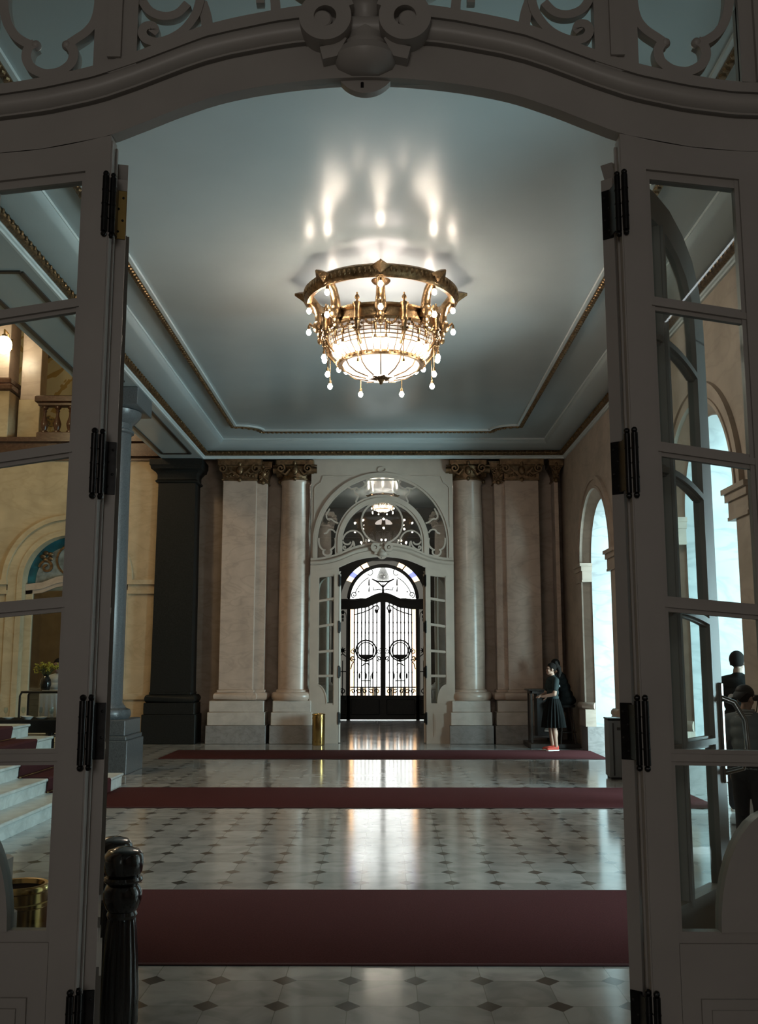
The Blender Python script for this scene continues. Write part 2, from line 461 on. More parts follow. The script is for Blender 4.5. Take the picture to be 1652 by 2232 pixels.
def smooth_tab(tab, n=60, xmax=None):                                  # Catmull-Rom through a table, symmetric about 0
    pts = [(-tab[1][0], tab[1][1])] + tab + [(2*tab[-1][0]-tab[-2][0], tab[-1][1])]
    out = []
    for i in range(1, len(pts)-2):
        p0, p1, p2, p3 = pts[i-1:i+3]
        for k in range(8):
            t = k/8
            f = lambda a, b, c, d: 0.5*((2*b)+(-a+c)*t+(2*a-5*b+4*c-d)*t*t+(-a+3*b-3*c+d)*t**3)
            out.append((f(p0[0], p1[0], p2[0], p3[0]), f(p0[1], p1[1], p2[1], p3[1])))
    out.append(tab[-1])
    return out

# ------------------------------------------------------------------ setting
YN, YF = 3.37, 21.0            # near and far doorway planes
XL, XR = -3.88, 3.95           # hall sides
ZC = 6.36                      # ceiling

struct(MB().box(-14, 10, -7, 36, -0.2, 0).build('floor', 'floor'), 'pale marble floor with small dark diamond insets', 'floor')
struct(MB().box(-4.75, XR+0.02, YN, 36, ZC, ZC+0.2).build('ceiling', 'ceil'), 'grey blue glossy ceiling above the hall', 'ceiling')
struct(MB().box(-4.75, XR+0.02, -7, YN, ZC, ZC+0.2).build('ceiling_near', 'ceil'), 'ceiling of the dark room before the doorway', 'ceiling')

YW = YF + 0.62                 # far wall face
def door_hole_wall(y0, y1, xl, xr, name, m, label):
    b = MB()
    b.box(xl, -1.53, y0, y1, 0, ZC); b.box(1.53, xr, y0, y1, 0, ZC)
    b.box(-1.53, 1.53, y0, y1, 6.02, ZC)
    return struct(b.build(name, m, smooth=0), label, 'wall')
door_hole_wall(YW, YW+0.3, -4.3, 4.25, 'wall_far', 'wallcream', 'veined brown marble wall around the far doorway')
door_hole_wall(YN+0.02, YN+0.30, -12.5, 4.3, 'wall_near', 'wallcream', 'marble wall around the near doorway')

# side walls of the two vestibules
b = MB(); b.box(-4.3, -4.0, YW+0.3, 30.2, 0, ZC).box(4.0, 4.3, YW+0.3, 30.2, 0, ZC)
struct(b.build('wall_vestibule', 'wallcream', smooth=0), 'marble walls of the vestibule beyond the far doorway', 'wall')
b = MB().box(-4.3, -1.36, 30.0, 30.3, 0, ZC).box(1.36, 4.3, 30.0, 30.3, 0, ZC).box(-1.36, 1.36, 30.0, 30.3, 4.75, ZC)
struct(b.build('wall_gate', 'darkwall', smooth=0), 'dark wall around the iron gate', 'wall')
b = MB(); b.box(-4.3, -4.0, -6.5, YN, 0, ZC).box(4.0, 4.3, -6.5, YN, 0, ZC).box(-4.3, 4.3, -6.8, -6.5, 0, ZC)
struct(b.build('wall_behind', 'wallcream', smooth=0), 'walls of the dark room before the near doorway', 'wall')

# right wall with three arches, face at X = XR, 1 m thick
AR, ASP = 1.12, 3.58           # arch radius and springing
SPL, SPD = 0.16, 0.15          # splay of the arch edges toward the hall
def right_wall():
    b = MB(); x0, x1 = XR, XR+1.0
    edges = [YN+0.3] + [v for ay in sorted(ARCH_Y) for v in (ay-AR, ay+AR)] + [YW]
    for i in range(0, len(edges), 2):
        a, c = edges[i], edges[i+1]
        a1, c1 = (a+SPL if i else a), (c-SPL if i+2 < len(edges) else c)
        plan = [(x0, a1), (x0+SPD, a), (x1, a), (x1, c), (x0+SPD, c), (x0, c1)]
        b.loft([[(x, y, 0) for x, y in plan], [(x, y, ZC) for x, y in plan]])
    for ay in ARCH_Y:
        b.loft([[(x0, p[0], p[1]), (x0+SPD, q[0], q[1]), (x1, q[0], q[1]), (x1, q[0], ZC), (x0+SPD, q[0], ZC), (x0, p[0], ZC)]
                for p, q in zip(arc(ay, ASP, AR+SPL, PI, 0, 32), arc(ay, ASP, AR, PI, 0, 32))])
    return struct(b.build('wall_right', 'rightwall', smooth=30), 'marble right wall pierced by tall round arches', 'wall')
right_wall()
for k, ay in enumerate(ARCH_Y):                                         # reveals, archivolts and imposts
    b = MB()
    t = 0.015
    for s in (-1, 1):
        yj = ay + s*AR
        b.box(XR+0.14, XR+1.0, min(yj, yj-s*t), max(yj, yj-s*t), 0.46, ASP)
    A0, A1 = arc(ay, ASP, AR, PI, 0, 32), arc(ay, ASP, AR-t, PI, 0, 32)
    b.loft([[(XR+0.14, p[0], p[1]), (XR+1.0, p[0], p[1]), (XR+1.0, q[0], q[1]), (XR+0.14, q[0], q[1])] for p, q in zip(A0, A1)])
    o = struct(b.build('trim_%d' % (k+1), 'reveal'), ('pale marble lining of the arch beside the lectern', 'pale marble lining of the arch the man walks through', 'pale marble lining of the arch nearest the doorway')[k], 'trim')
    b = MB()
    for r0, r1, dx in ((SPL, SPL+0.05, 0.05), (SPL+0.05, 0.32, 0.03), (0.32, 0.39, 0.06)):
        P, Q = arc(ay, ASP, AR+r0, PI, 0, 40), arc(ay, ASP, AR+r1, PI, 0, 40)
        b.loft([[(XR-dx, p[0], p[1]), (XR, p[0], p[1]), (XR, q[0], q[1]), (XR-dx, q[0], q[1])] for p, q in zip(P, Q)])
    for s in (-1, 1):
        yj = ay + s*AR
        def bx(d0, d1, dx, z0, z1): b.box(XR-dx, XR+0.14, min(yj+s*d0, yj+s*d1), max(yj+s*d0, yj+s*d1), z0, z1)
        bx(-0.10, 0.62, 0.10, ASP-0.06, ASP); bx(-0.07, 0.60, 0.07, ASP-0.15, ASP-0.06); bx(-0.03, 0.58, 0.045, ASP-0.32, ASP-0.15); bx(-0.04, 0.58, 0.055, ASP-0.36, ASP-0.32)
        b.box(XR-0.03, XR+0.001, min(yj+s*SPL, yj+s*0.56), max(yj+s*SPL, yj+s*0.56), 0.85, ASP-0.36)
        b.tube([(XR-0.03, yj+s*0.56, 0.84), (XR-0.03, yj+s*(SPL-0.02), 0.84), (XR+0.14, yj, 0.84)], 0.075, 10)
        bx(-0.02, 0.60, 0.06, 0.46, 0.78)
    b.build('archivolt', 'rightwall', o)
    b = MB()
    for s in (-1, 1):
        yj = ay + s*AR
        b.box(XR-0.03, XR+1.0, min(yj-s*0.03, yj+s*0.6), max(yj-s*0.03, yj+s*0.6), 0, 0.46)
    b.build('base_course', 'greystone', o)

# unseen wall and roof added outside the arches to hold back sky light
b = MB(); x0, x1 = 9.2, 9.6
edges = [-2.0] + [v for ay in sorted(ARCH_Y) for v in (ay-2.3-1.3, ay-2.3+1.3)] + [26.0]
for i in range(0, len(edges), 2): b.box(x0, x1, edges[i], edges[i+1], 0, ZC)
for ay in ARCH_Y: b.box(x0, x1, ay-3.6, ay-1.0, 4.3, ZC)
b.box(4.95, x0, -2.2, -2.0, 0, ZC).box(4.95, x0, 26.0, 26.2, 0, ZC)
struct(b.build('wall_sky_block', 'reveal', smooth=0), 'added unseen wall beyond the arches, holding back sky light', 'wall')
struct(MB().box(4.9, 9.6, -2.2, 26.2, ZC, ZC+0.2).build('ceiling_sky_block', 'white'), 'added unseen roof beyond the arches, holding back sky light', 'ceiling')

# cornice and ceiling mouldings
def rect_sweep(prof, x0, x1, y0, y1):
    b = MB(); rings = []
    for d, z in prof: rings.append([(x0+d, y0+d, z), (x1-d, y0+d, z), (x1-d, y1-d, z), (x0+d, y1-d, z)])
    n = len(rings)
    return b.loft([rings[i] for i in range(n)], cap=False)
CY0, CY1 = YN+0.3, YF+0.02
cove = [(0.10 + 0.42*math.sin(t*PI/2/10), 6.19 + 0.155*(1-math.cos(t*PI/2/10))) for t in range(11)]
prof = [(0.0, 6.02), (0.03, 6.02), (0.03, 6.05), (0.05, 6.06), (0.05, 6.085), (0.07, 6.09)]
struct(rect_sweep(prof, XL, XR, CY0, CY1).build('trim_4', 'white'), 'white stepped fillets under the gilded cornice', 'trim')
o = struct(rect_sweep([(0.06, 6.085), (0.09, 6.10), (0.115, 6.145), (0.09, 6.19)], XL, XR, CY0, CY1).build('trim_5', 'gold'), 'gilded leaf band of the cornice', 'trim')
b = MB()
def beads(x0, y0, x1, y1, z, step, r, zr):
    L_ = math.hypot(x1-x0, y1-y0); n = int(L_/step)
    for i in range(n):
        t = (i+0.5)/n; b.ball((x0+(x1-x0)*t, y0+(y1-y0)*t, z), (r, r, zr), 6, 4)
i_ = 0.115
beads(XL+i_, CY0, XL+i_, CY1-i_, 6.145, 0.13, 0.026, 0.03); beads(XR-i_, CY0, XR-i_, CY1-i_, 6.145, 0.13, 0.026, 0.03)
beads(XL+i_, CY1-i_, XR-i_, CY1-i_, 6.145, 0.13, 0.026, 0.03)
b.build('gilded_leaves', 'gold', o)
struct(rect_sweep(cove + [(0.52, ZC)], XL, XR, CY0, CY1).build('trim_6', 'ceil'), 'plain cove between cornice and ceiling', 'trim')
# white line moulding with a dark underside, then the gilt bead frame with notched corners
def flat_path(path, w, h, name, m, label):
    bb = MB(); bb.bar(path, w, -h, 0, closed=True)
    bb.v = [(x, z, ZC + y) for x, y, z in bb.v]
    return struct(bb.build(name, m, smooth=0), label, 'trim')
def rpath(x0, x1, y0, y1): return [(x0, y0), (x1, y0), (x1, y1), (x0, y1)]
flat_path(rpath(XL+0.50, XR-0.50, CY0+0.5, CY1-0.52), 0.05, 0.035, 'trim_7', 'white', 'white line moulding bordering the ceiling')
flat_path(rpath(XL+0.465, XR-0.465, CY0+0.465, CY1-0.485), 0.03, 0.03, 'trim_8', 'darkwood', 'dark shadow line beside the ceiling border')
def notch(x0, x1, y0, y1, r):
    P = []
    for cx, cy_, a0, a1 in ((x0, y0, PI/2, 0), (x1, y0, PI, PI/2), (x1, y1, 3*PI/2, PI), (x0, y1, 2*PI, 3*PI/2)):
        for i in range(7):
            t = a0+(a1-a0)*i/6; P.append((cx+r*1.25*math.cos(t), cy_+r*math.sin(t)))
    return P
B0, B1 = -2.98, 2.78
o = flat_path(notch(B0, B1, CY0+1.4, 19.75, 0.42), 0.075, 0.05, 'trim_9', 'gold', 'gilt rope moulding framing the ceiling panel')
flat_path(notch(B0+0.06, B1-0.06, CY0+1.46, 19.69, 0.42), 0.045, 0.035, 'trim_10', 'white', 'white fillet inside the gilt rope moulding')
b = MB()
P = notch(B0, B1, CY0+1.4, 19.75, 0.42); P.append(P[0])
for (xa, ya), (xb, yb) in zip(P, P[1:]):
    n = max(1, int(math.hypot(xb-xa, yb-ya)/0.09))
    for i in range(n):
        t = (i+0.5)/n; b.ball((xa+(xb-xa)*t, ya+(yb-ya)*t, ZC-0.05), (0.036, 0.036, 0.022), 6, 4)
b.build('rope_beads', 'gold', o)

# beam over the left columns
b = MB()
b.box(-4.75, XL, CY0, YF, 6.02, ZC)
o = struct(b.build('trim_11', 'ceil', smooth=0), 'plain beam above the grey columns on the left', 'trim')
b = MB()
for (ya, yb) in ((CY0+0.2, 9.2), (10.6, 15.0), (16.4, 20.4)):
    for x in (-4.62, -4.03): b.box(x-0.03, x+0.03, ya, yb, 6.0, 6.02)
    for y in (ya, yb): b.box(-4.62, -4.03, y-0.03, y+0.03, 6.0, 6.02)
b.build('soffit_line', 'darkwood', o, smooth=0)

# stair hall shell on the left
LY = 21.2
b = MB()
ax, ar, asp = -6.74, 0.96, 3.42                                         # arch of the mirror
b.box(-13.5, ax-ar, LY, LY+0.4, 0, 6.5).box(ax+ar, -4.3, LY, LY+0.4, 0, 6.5)
A = arc(ax, asp, ar, PI, 0, 28)
b.loft([[(x, LY, z), (x, LY+0.4, z), (x, LY+0.4, 6.5), (x, LY, 6.5)] for x, z in A])
b.box(-13.5, -4.3, LY+0.35, LY+0.4, 0, 6.5)
struct(b.build('wall_left', 'ochre', smooth=0), 'ochre stucco wall of the stair hall with an arched recess', 'wall')
b = MB()
b.box(-13.5, ax-ar-0.32, LY-0.06, LY, 3.12, 3.2).box(-13.5, ax-ar-0.32, LY-0.10, LY, 3.32, 3.42).box(-13.5, ax-ar-0.32, LY-0.03, LY, 3.2, 3.32)
b.box(ax+ar+0.32, -4.3, LY-0.06, LY, 3.12, 3.2).box(ax+ar+0.32, -4.3, LY-0.10, LY, 3.32, 3.42).box(ax+ar+0.32, -4.3, LY-0.03, LY, 3.2, 3.32)
b.box(-13.5, ax-ar-0.32, LY-0.05, LY, 0.9, 1.02).box(ax+ar+0.32, -4.3, LY-0.05, LY, 0.9, 1.02)
for r0, r1, d in ((0.0, 0.12, 0.05), (0.12, 0.34, 0.03), (0.34, 0.44, 0.09)):
    P, Q = arc(ax, asp, ar+r0, PI, 0, 40), arc(ax, asp, ar+r1, PI, 0, 40)
    b.band(Q, P, LY-d, LY)
    if r1 < 0.4:
        for s in (-1, 1): b.box(min(ax+s*(ar+r0), ax+s*(ar+r1)), max(ax+s*(ar+r0), ax+s*(ar+r1)), LY-d, LY, 0, asp)
struct(b.build('trim_12', 'ochre'), 'stucco impost band and arch moulding on the stair hall wall', 'trim')
b = MB().box(-13.5, -4.3, LY-0.05, LY+0.4, 6.02, 6.1).box(-13.5, -4.3, LY-0.16, LY+0.4, 6.1, 6.22).box(-13.5, -4.3, LY-0.1, LY+0.4, 6.22, 6.42)
b.box(-13.5, -4.3, LY-0.2, LY+0.4, 6.42, 6.52)
struct(b.build('trim_13', 'brown_marble', smooth=0), 'brown marble cornice under the balcony balusters', 'trim')
b = MB().box(-13.5, -4.0, 24.6, 24.8, 6.4, 11)
struct(b.build('wall_gallery', 'mural', smooth=0), 'painted gallery wall behind the balcony', 'wall')
struct(MB().box(-13.5, -4.0, LY+0.4, 24.8, 6.3, 6.5).build('floor_gallery', 'white_marble'), 'gallery floor behind the balcony', 'floor')
b = MB().box(-13.7, -13.5, YN+0.3, 24.8, 0, 11).box(-4.75, -4.3, YN+0.3, 24.8, ZC+0.2, 11).box(-13.7, -4.3, YN+0.02, YN+0.3, 0, 11).box(-4.3, -4.0, YW+0.3, 24.8, 6.3, 11)
struct(b.build('wall_stair', 'ochre', smooth=0), 'outer walls of the stair hall', 'wall')
struct(MB().box(-13.7, -4.3, YN, 25, 11, 11.2).build('ceiling_stair', 'white'), 'high ceiling of the stair hall', 'ceiling')

# ------------------------------------------------------------------ doorways
BT = [(0, 3.795), (0.264, 3.777), (0.5, 3.735), (0.667, 3.68), (0.833, 3.61), (0.95, 3.565), (1.15, 3.52), (1.333, 3.50), (1.53, 3.495)]
TT = [(0, 4.10), (0.183, 4.092), (0.337, 4.07), (0.592, 4.01), (0.845, 3.905), (1.012, 3.845), (1.2, 3.80), (1.349, 3.775), (1.53, 3.765)]
def fulltab(tab):
    R_ = smooth_tab(tab)
    return [(-x, z) for x, z in R_[::-1]] + R_[1:]
BC, TC = fulltab(BT), fulltab(TT)
def lerpc(t):                                                            # curve between bottom and top of the lintel
    return [(x, interp(BT, x) * (1-t) + interp(TT, x) * t) for x, _ in BC]
ZA, RG = 4.09, 1.385                                                     # transom arch centre and glazed radius

SX0, SX1 = 1.018, 1.352                                                  # sidelight glass edges
ROWS = [(3.43, 3.39), (2.93, 2.875), (2.40, 2.35), (1.86, 1.83), (1.35, 1.345), (0.80, 0.80)]

def sidelight(s, parent, m):
    b = MB()
    X = lambda v: s*v
    def bx(x0, x1, y0, y1, z0, z1): b.box(min(X(x0), X(x1)), max(X(x0), X(x1)), y0, y1, z0, z1)
    zt0, zt1 = interp(BT, 0.93)-0.004, interp(BT, 1.45)-0.004
    # stiles
    b.prism([(X(0.928), 0), (X(SX0), 0), (X(SX0), interp(BT, SX0)), (X(0.928), zt0)], 0.0, 0.075)
    b.prism([(X(SX1), 0), (X(1.53), 0), (X(1.53), interp(BT, 1.53)), (X(SX1), interp(BT, SX1))], 0.0, 0.055)
    bx(0.923, 0.936, 0.004, 0.014, 0, zt0-0.02); bx(0.921, 0.936, 0.060, 0.074, 0, zt0-0.02)                           # edge bead
    bx(SX0, SX0+0.014, 0.012, 0.045, 0.80, 3.42); bx(SX1-0.014, SX1, 0.012, 0.045, 0.8, 3.4)
    # top rail
    b.prism([(X(SX0), ROWS[0][0]), (X(SX1), ROWS[0][1]), (X(SX1), interp(BT, SX1)), (X(1.18), interp(BT, 1.18)), (X(SX0), interp(BT, SX0))], 0.0, 0.055)
    b.prism([(X(SX0), ROWS[0][0]-0.03), (X(SX1), ROWS[0][1]-0.03), (X(SX1), ROWS[0][1]), (X(SX0), ROWS[0][0])], 0.014, 0.05)
    for z0, z1 in ROWS[1:5]:
        b.prism([(X(SX0), z0-0.012), (X(SX1), z1-0.012), (X(SX1), z1+0.012), (X(SX0), z0+0.012)], 0.004, 0.05)
        b.prism([(X(SX0), z0-0.026), (X(SX1), z1-0.026), (X(SX1), z1+0.026), (X(SX0), z0+0.026)], 0.018, 0.04)
    # kick panel and its curved bracket
    bx(SX0-0.001, SX1+0.001, 0.0, 0.055, 0, 0.765); bx(SX0, SX1, 0.012, 0.05, 0.765, 0.80)
    crv = [(1.165 + 0.19*(1-math.cos(t*PI/2/10)), 0.80 + 0.37*math.sin(t*PI/2/10)) for t in range(11)]
    b.prism([(X(x), z) for x, z in crv] + [(X(SX1+0.01), 1.17), (X(SX1+0.01), 0.80)], 0.002, 0.053)
    b.bar([(X(x), z) for x, z in crv], 0.022, -0.006, 0.06)
    # raised panel on the kick panel
    for w, d in ((0.0, 0.012), (0.03, 0.02)):
        bx(SX0+0.06+w, SX1-0.06-w, -d, 0.0, 0.14+w, 0.60-w)
    o = b.build('sidelight', m, parent)
    g = MB().box(min(X(SX0), X(SX1)), max(X(SX0), X(SX1)), 0.026, 0.030, 0.8, 3.42)
    g.build('sidelight_glass', 'glass', o, smooth=0)
    return o

def doorway(name, y, zs, label, m):
    root = bpy.data.objects.new(name, None); C.objects.link(root)
    root.location = (0, y, 0); root.scale = (1, 1, zs)
    root['kind'] = 'structure'; root['label'] = label; root['category'] = 'doorway'
    # lintel: fascia, roll, fillets, top band
    b = MB()
    b.band(lerpc(0.45), BC, 0.0, 0.06)
    b.band(lerpc(0.50), lerpc(0.43), 0.014, 0.06)
    rings = []
    c0, c1 = lerpc(0.50), lerpc(0.80)
    for (x, za), (_, zb) in zip(c0, c1):
        zc, r = (za+zb)/2, (zb-za)/2
        ring = [(x, 0.012-0.055*math.sin(PI*k/8), zc - r*math.cos(PI*k/8)) for k in range(9)]
        rings.append([(x, 0.06, za)] + ring + [(x, 0.06, zb)])
    b.loft(rings)
    b.band(lerpc(0.55), lerpc(0.49), -0.012, 0.03)
    b.band(lerpc(0.86), lerpc(0.79), 0.02, 0.06)
    b.band(TC, lerpc(0.85), 0.0, 0.06)
    b.build('lintel', m, root)
    # keystone: two volutes and a turned cup
    b = MB()
    for s in (-1, 1):
        cx, cz = s*0.145, 3.985
        b.bar(arc(cx, cz, 0.068, 0, 2*PI, 32)[:-1], 0.054, -0.085, 0.05, closed=True)
        b.bar([(s*0.05, 4.06), (s*0.085, 4.045)], 0.04, -0.07, 0.05)
        b.lathe([(0.036, 0), (0.036, 0.11), (0.030, 0.115)], n=20)
        n0 = len(b.v) - 60
        for i in range(n0, len(b.v)):
            x, yy, z = b.v[i]; b.v[i] = (cx + s*0.012 + x, 0.04 - z, cz - 0.005 + yy)
        b.bar([(s*0.09, 3.93), (s*0.12, 3.87), (s*0.16, 3.86)], 0.05, -0.05, 0.05)
    n0 = len(b.v)
    b.lathe([(0.0, 3.80), (0.05, 3.80), (0.10, 3.825), (0.118, 3.86), (0.10, 3.895), (0.075, 3.905), (0.078, 3.925), (0.066, 3.94), (0.064, 3.96), (0.052, 3.965), (0.050, 3.985), (0.043, 3.99), (0.043, 4.035), (0.05, 4.045), (0.056, 4.06), (0.07, 4.075), (0.085, 4.08), (0.0, 4.085)], n=28, ry=0.8)
    b.box(-0.14, 0.14, 0.0, 0.05, 3.85, 4.06)
    b.prism(arc(0, 3.86, 0.115, PI+0.35, 2*PI-0.35, 14), 0.02, 0.055)
    b.build('keystone', m, root)
    MB().lathe([(0.0, 0), (0.006, 0), (0.006, 0.02), (0, 0.022)], n=10).xf(Matrix.Translation((-0.012, 0.02, 3.765))).build('latch_keep', 'hinge', root)
    # spandrel panel with its arch moulding
    b = MB()
    xs = [1.53*math.sin(PI/2*i/30) for i in range(-30, 31)]
    top, bot = [], []
    for x in xs:
        top.append((x, 6.02)); bot.append((x, ZA + math.sqrt(max(0, RG*RG-x*x)) if abs(x) < RG else ZA))
    b.band(top, bot, 0.02, 0.06)
    for s in (-1, 1): b.box(min(s*RG, s*1.53), max(s*RG, s*1.53), 0.02, 0.06, interp(TT, 1.45)-0.02, ZA)
    for r0, r1, d in ((0, 0.05, 0.0), (0.05, 0.10, -0.02)):
        b.band(arc(0, ZA, RG+r1, PI, 0, 48), arc(0, ZA, RG+r0, PI, 0, 48), d, 0.03)
        for s in (-1, 1): b.box(min(s*(RG+r0), s*(RG+r1)), max(s*(RG+r0), s*(RG+r1)), d, 0.03, interp(TT, 1.45), ZA)
    for s in (-1, 1):                                                     # panel mouldings in the corners
        b.bar([(s*1.46, 4.2), (s*1.46, 5.25), (s*1.40, 5.32), (s*1.33, 5.36), (s*1.28, 5.50), (s*0.62, 5.50)], 0.02, 0.005, 0.025)
    b.bar([(0.09*math.cos(t*PI/8), 5.64+0.05*math.sin(t*PI/8)) for t in range(16)], 0.022, 0.0, 0.025, closed=True)
    b.build('spandrel_panel', m, root)
    # transom tracery
    b = MB()
    ri, ro = 0.85, 1.01
    b.band(arc(0, ZA, ro, PI, 0, 48), arc(0, ZA, ri, PI, 0, 48), 0.005, 0.055)
    b.band(arc(0, ZA, 0.955, PI, 0, 48), arc(0, ZA, 0.905, PI, 0, 48), -0.012, 0.02)
    for s in (-1, 1):
        b.box(min(s*ri, s*ro), max(s*ri, s*ro), 0.005, 0.055, interp(TT, 1.0)-0.03, ZA)
        b.box(min(s*0.905, s*0.955), max(s*0.905, s*0.955), -0.012, 0.02, interp(TT, 0.93), ZA)
    b.bar(arc(0, 4.52, 0.445, 0, 2*PI, 44)[:-1], 0.036, 0.008, 0.05, closed=True)
    for s in (-1, 1):
        b.bar([(s*x, z) for x, z in arc(0.62, 4.12, 0.225, PI*1.02, PI*0.0, 20)], 0.03, 0.012, 0.046)
        tp_ = lambda P: spline([(s*abs(q.x), q.z) for q in (at(u/2, v/2, Y=YN) for u, v in P)])
        b.bar(tp_([(872, -20), (866, 10), (848, 60), (800, 122), (740, 160), (680, 176), (635, 164), (617, 135), (630, 108), (658, 104), (672, 122), (660, 138)]), 0.033, 0.008, 0.05)
        b.bar(tp_([(596, -45), (615, -10), (650, 38), (710, 60), (770, 48), (815, 5)]), 0.033, 0.012, 0.046)
        b.bar(tp_([(900, 105), (892, 50), (876, 0)]), 0.042, 0.014, 0.044)
        b.bar(tp_([(1200, 42), (1198, 0), (1190, -60)]), 0.036, 0.012, 0.046)
        # lobe at the foot of the outer light
        b.bar(tp_([(20, -80), (12, 0), (25, 85), (60, 145), (105, 178), (142, 190)]), 0.034, 0.008, 0.05)
        b.bar(tp_([(420, -80), (428, 0), (412, 80), (375, 130), (325, 165), (292, 188)]), 0.034, 0.008, 0.05)
        b.bar(tp_([(150, 182), (122, 203), (112, 245), (132, 288), (180, 314), (220, 316), (268, 302), (308, 268), (318, 222), (300, 190), (285, 182)]), 0.036, 0.006, 0.052)
        for u_, v_ in ((150, 186), (286, 186)):
            q = at(u_/2, v_/2, Y=YN); b.ball((s*abs(q.x), 0.02, q.z), 0.02, 10, 6)
        # shoulder lobes above the ring
        sh = [(0.40, 5.42), (0.36, 5.36), (0.42, 5.29), (0.50, 5.26), (0.56, 5.28), (0.60, 5.24), (0.575, 5.17), (0.52, 5.12), (0.53, 5.06), (0.56, 4.99), (0.54, 4.95)]
        b.bar(spline([(s*x, z-0.03) for x, z in sh]), 0.034, 0.008, 0.05)
        b.bar([(s*x, z-0.03) for x, z in ((0.56, 5.28), (0.66, 5.26), (0.74, 5.30))], 0.03, 0.01, 0.048)
        lo = [(0.94, 4.55), (1.02, 4.58), (1.10, 4.64), (1.17, 4.64), (1.20, 4.70), (1.17, 4.78), (1.13, 4.86)]
        b.bar(spline([(s*x, z-0.05) for x, z in lo]), 0.032, 0.01, 0.048)
        lo = [(1.0, 4.30), (1.06, 4.36), (1.14, 4.36), (1.19, 4.30), (1.25, 4.28)]
        b.bar(spline([(s*x, z) for x, z in lo]), 0.032, 0.01, 0.048)
    b.bar([(-0.36, 5.33), (-0.32, 5.42), (0.32, 5.42), (0.36, 5.33)], 0.03, 0.01, 0.048)
    b.build('transom_tracery', m, root)
    g = MB()
    g.prism([(-RG, 3.78), (RG, 3.78)] + [(RG*math.cos(PI*i/40), ZA+RG*math.sin(PI*i/40)) for i in range(41)], 0.028, 0.032)
    g.build('transom_glass', 'glass', root, smooth=0)
    for s in (-1, 1): sidelight(s, root, m)
    return root
doorway('door_1', YN, 1.0, 'dark near doorway with ogee lintel, scrolled keystone and traceried transom', 'wood')
doorway('door_2', YF+0.12, 1.03, 'far doorway with arched traceried transom between cream columns', 'farwood')

def leaf_mesh(s, root, m):
    """a glazed leaf, hinge at local x=0, running to x=0.9; s flips it for the other hand"""
    w, t = 0.9, 0.045
    b = MB()
    top = [(0, 3.50), (0.2, 3.53), (0.40, 3.54), (0.56, 3.52), (0.70, 3.46), (0.80, 3.38), (0.865, 3.27), (0.895, 3.14), (0.9, 3.02)]
    inn = [(0.095, 3.37), (0.2, 3.405), (0.40, 3.415), (0.53, 3.395), (0.64, 3.345), (0.72, 3.28), (0.765, 3.20), (0.79, 3.10), (0.795, 3.02)]
    b.band(top, [(x, z) for x, z in inn], 0, t)
    b.box(0, 0.095, 0, t, 0.012, 3.44); b.box(0.795, w, 0, t, 0.012, 3.03)
    b.box(0.09, 0.80, 0, t, 0.012, 0.78)
    b.box(0.43, 0.47, -0.004, t+0.004, 0.78, 3.41); b.box(0.44, 0.46, -0.014, t+0.014, 0.78, 3.41)
    for k, (z, _) in enumerate(ROWS[1:5]):
        bow = (0.07, 0.06, 0.035, 0.0)[k]
        for x0, x1 in ((0.095, 0.435), (0.465, 0.795)):
            P = [(x0+(x1-x0)*i/8, z - bow*((x0+(x1-x0)*i/8 - 0.45)/0.35)**2) for i in range(9)]
            b.bar(P, 0.024, -0.002, t+0.002); b.bar(P, 0.044, 0.012, t-0.012)
    for w0, d in ((0.0, 0.010), (0.04, 0.018)):
        b.box(0.16+w0, 0.74-w0, -d, t+d, 0.14+w0, 0.62-w0)
    b.box(0.095, 0.795, -0.008, t+0.008, 0.765, 0.80)
    b.v = [(s*x, y-t, z) for x, y, z in b.v]
    lf = b.build('leaf_frame', m, root)
    g = MB().prism([(0.095, 0.78), (0.795, 0.78), (0.795, 3.03), (0.765, 3.2), (0.64, 3.345), (0.40, 3.41), (0.095, 3.37)], t/2-0.002, t/2+0.002)
    g.v = [(s*x, y-t, z) for x, y, z in g.v]
    g.build('glass', 'glass', root, smooth=0)
    return lf

def hinge(root, s, z, th, brass=False):
    h = MB()
    for wx, wy in ((-0.022, -0.090), (0.000, -0.072)):                  # knuckles on the doorway side of the gap
        wx = wx*s + (0.014 if s > 0 else 0.0)
        dx, dy = wx*math.cos(th)+wy*math.sin(th), -wx*math.sin(th)+wy*math.cos(th)
        h.tube([(dx, dy, z-0.105), (dx, dy, z+0.105)], 0.0115, 12)
        for e in (-1, 1): h.ball((dx, dy, z+e*0.115), 0.011, 8, 6)
        for k in range(1, 4): h.tube([(dx, dy, z-0.105+0.0525*k-0.002), (dx, dy, z-0.105+0.0525*k+0.002)], 0.0128, 12)
    wx, wy = (0.014 if s > 0 else 0.0), -0.072
    dx, dy = wx*math.cos(th)+wy*math.sin(th), -wx*math.sin(th)+wy*math.cos(th)
    n0 = len(h.v)
    h.box(0, 1, -0.003, 0.003, z-0.09, z+0.09)                           # strap from knuckle to leaf end
    ex, ey = -s*0.003, -0.012
    L_, an = math.hypot(ex-dx, ey-dy), math.atan2(ey-dy, ex-dx)
    h.xf(Matrix.Translation((dx, dy, 0)) @ Matrix.Rotation(an, 4, 'Z') @ Matrix.Diagonal((L_, 1, 1, 1)), n0)
    o = h.build('hinge', 'hinge', root)
    p = MB(); p.bbox(min(0, -s*0.004), max(0, -s*0.004), -0.044, 0.0, z-0.095, z+0.095, 0.0015)
    q = p.build('hinge_plate', 'brass' if brass else 'hinge', o)
    for k in range(4): MB().ball((-s*0.004, -0.024+0.008*(-1)**k, z-0.066+0.044*k), 0.005, 8, 5).build('screw', 'black', o)
    if brass: q['label'] = 'bare brass hinge plate'
    return o

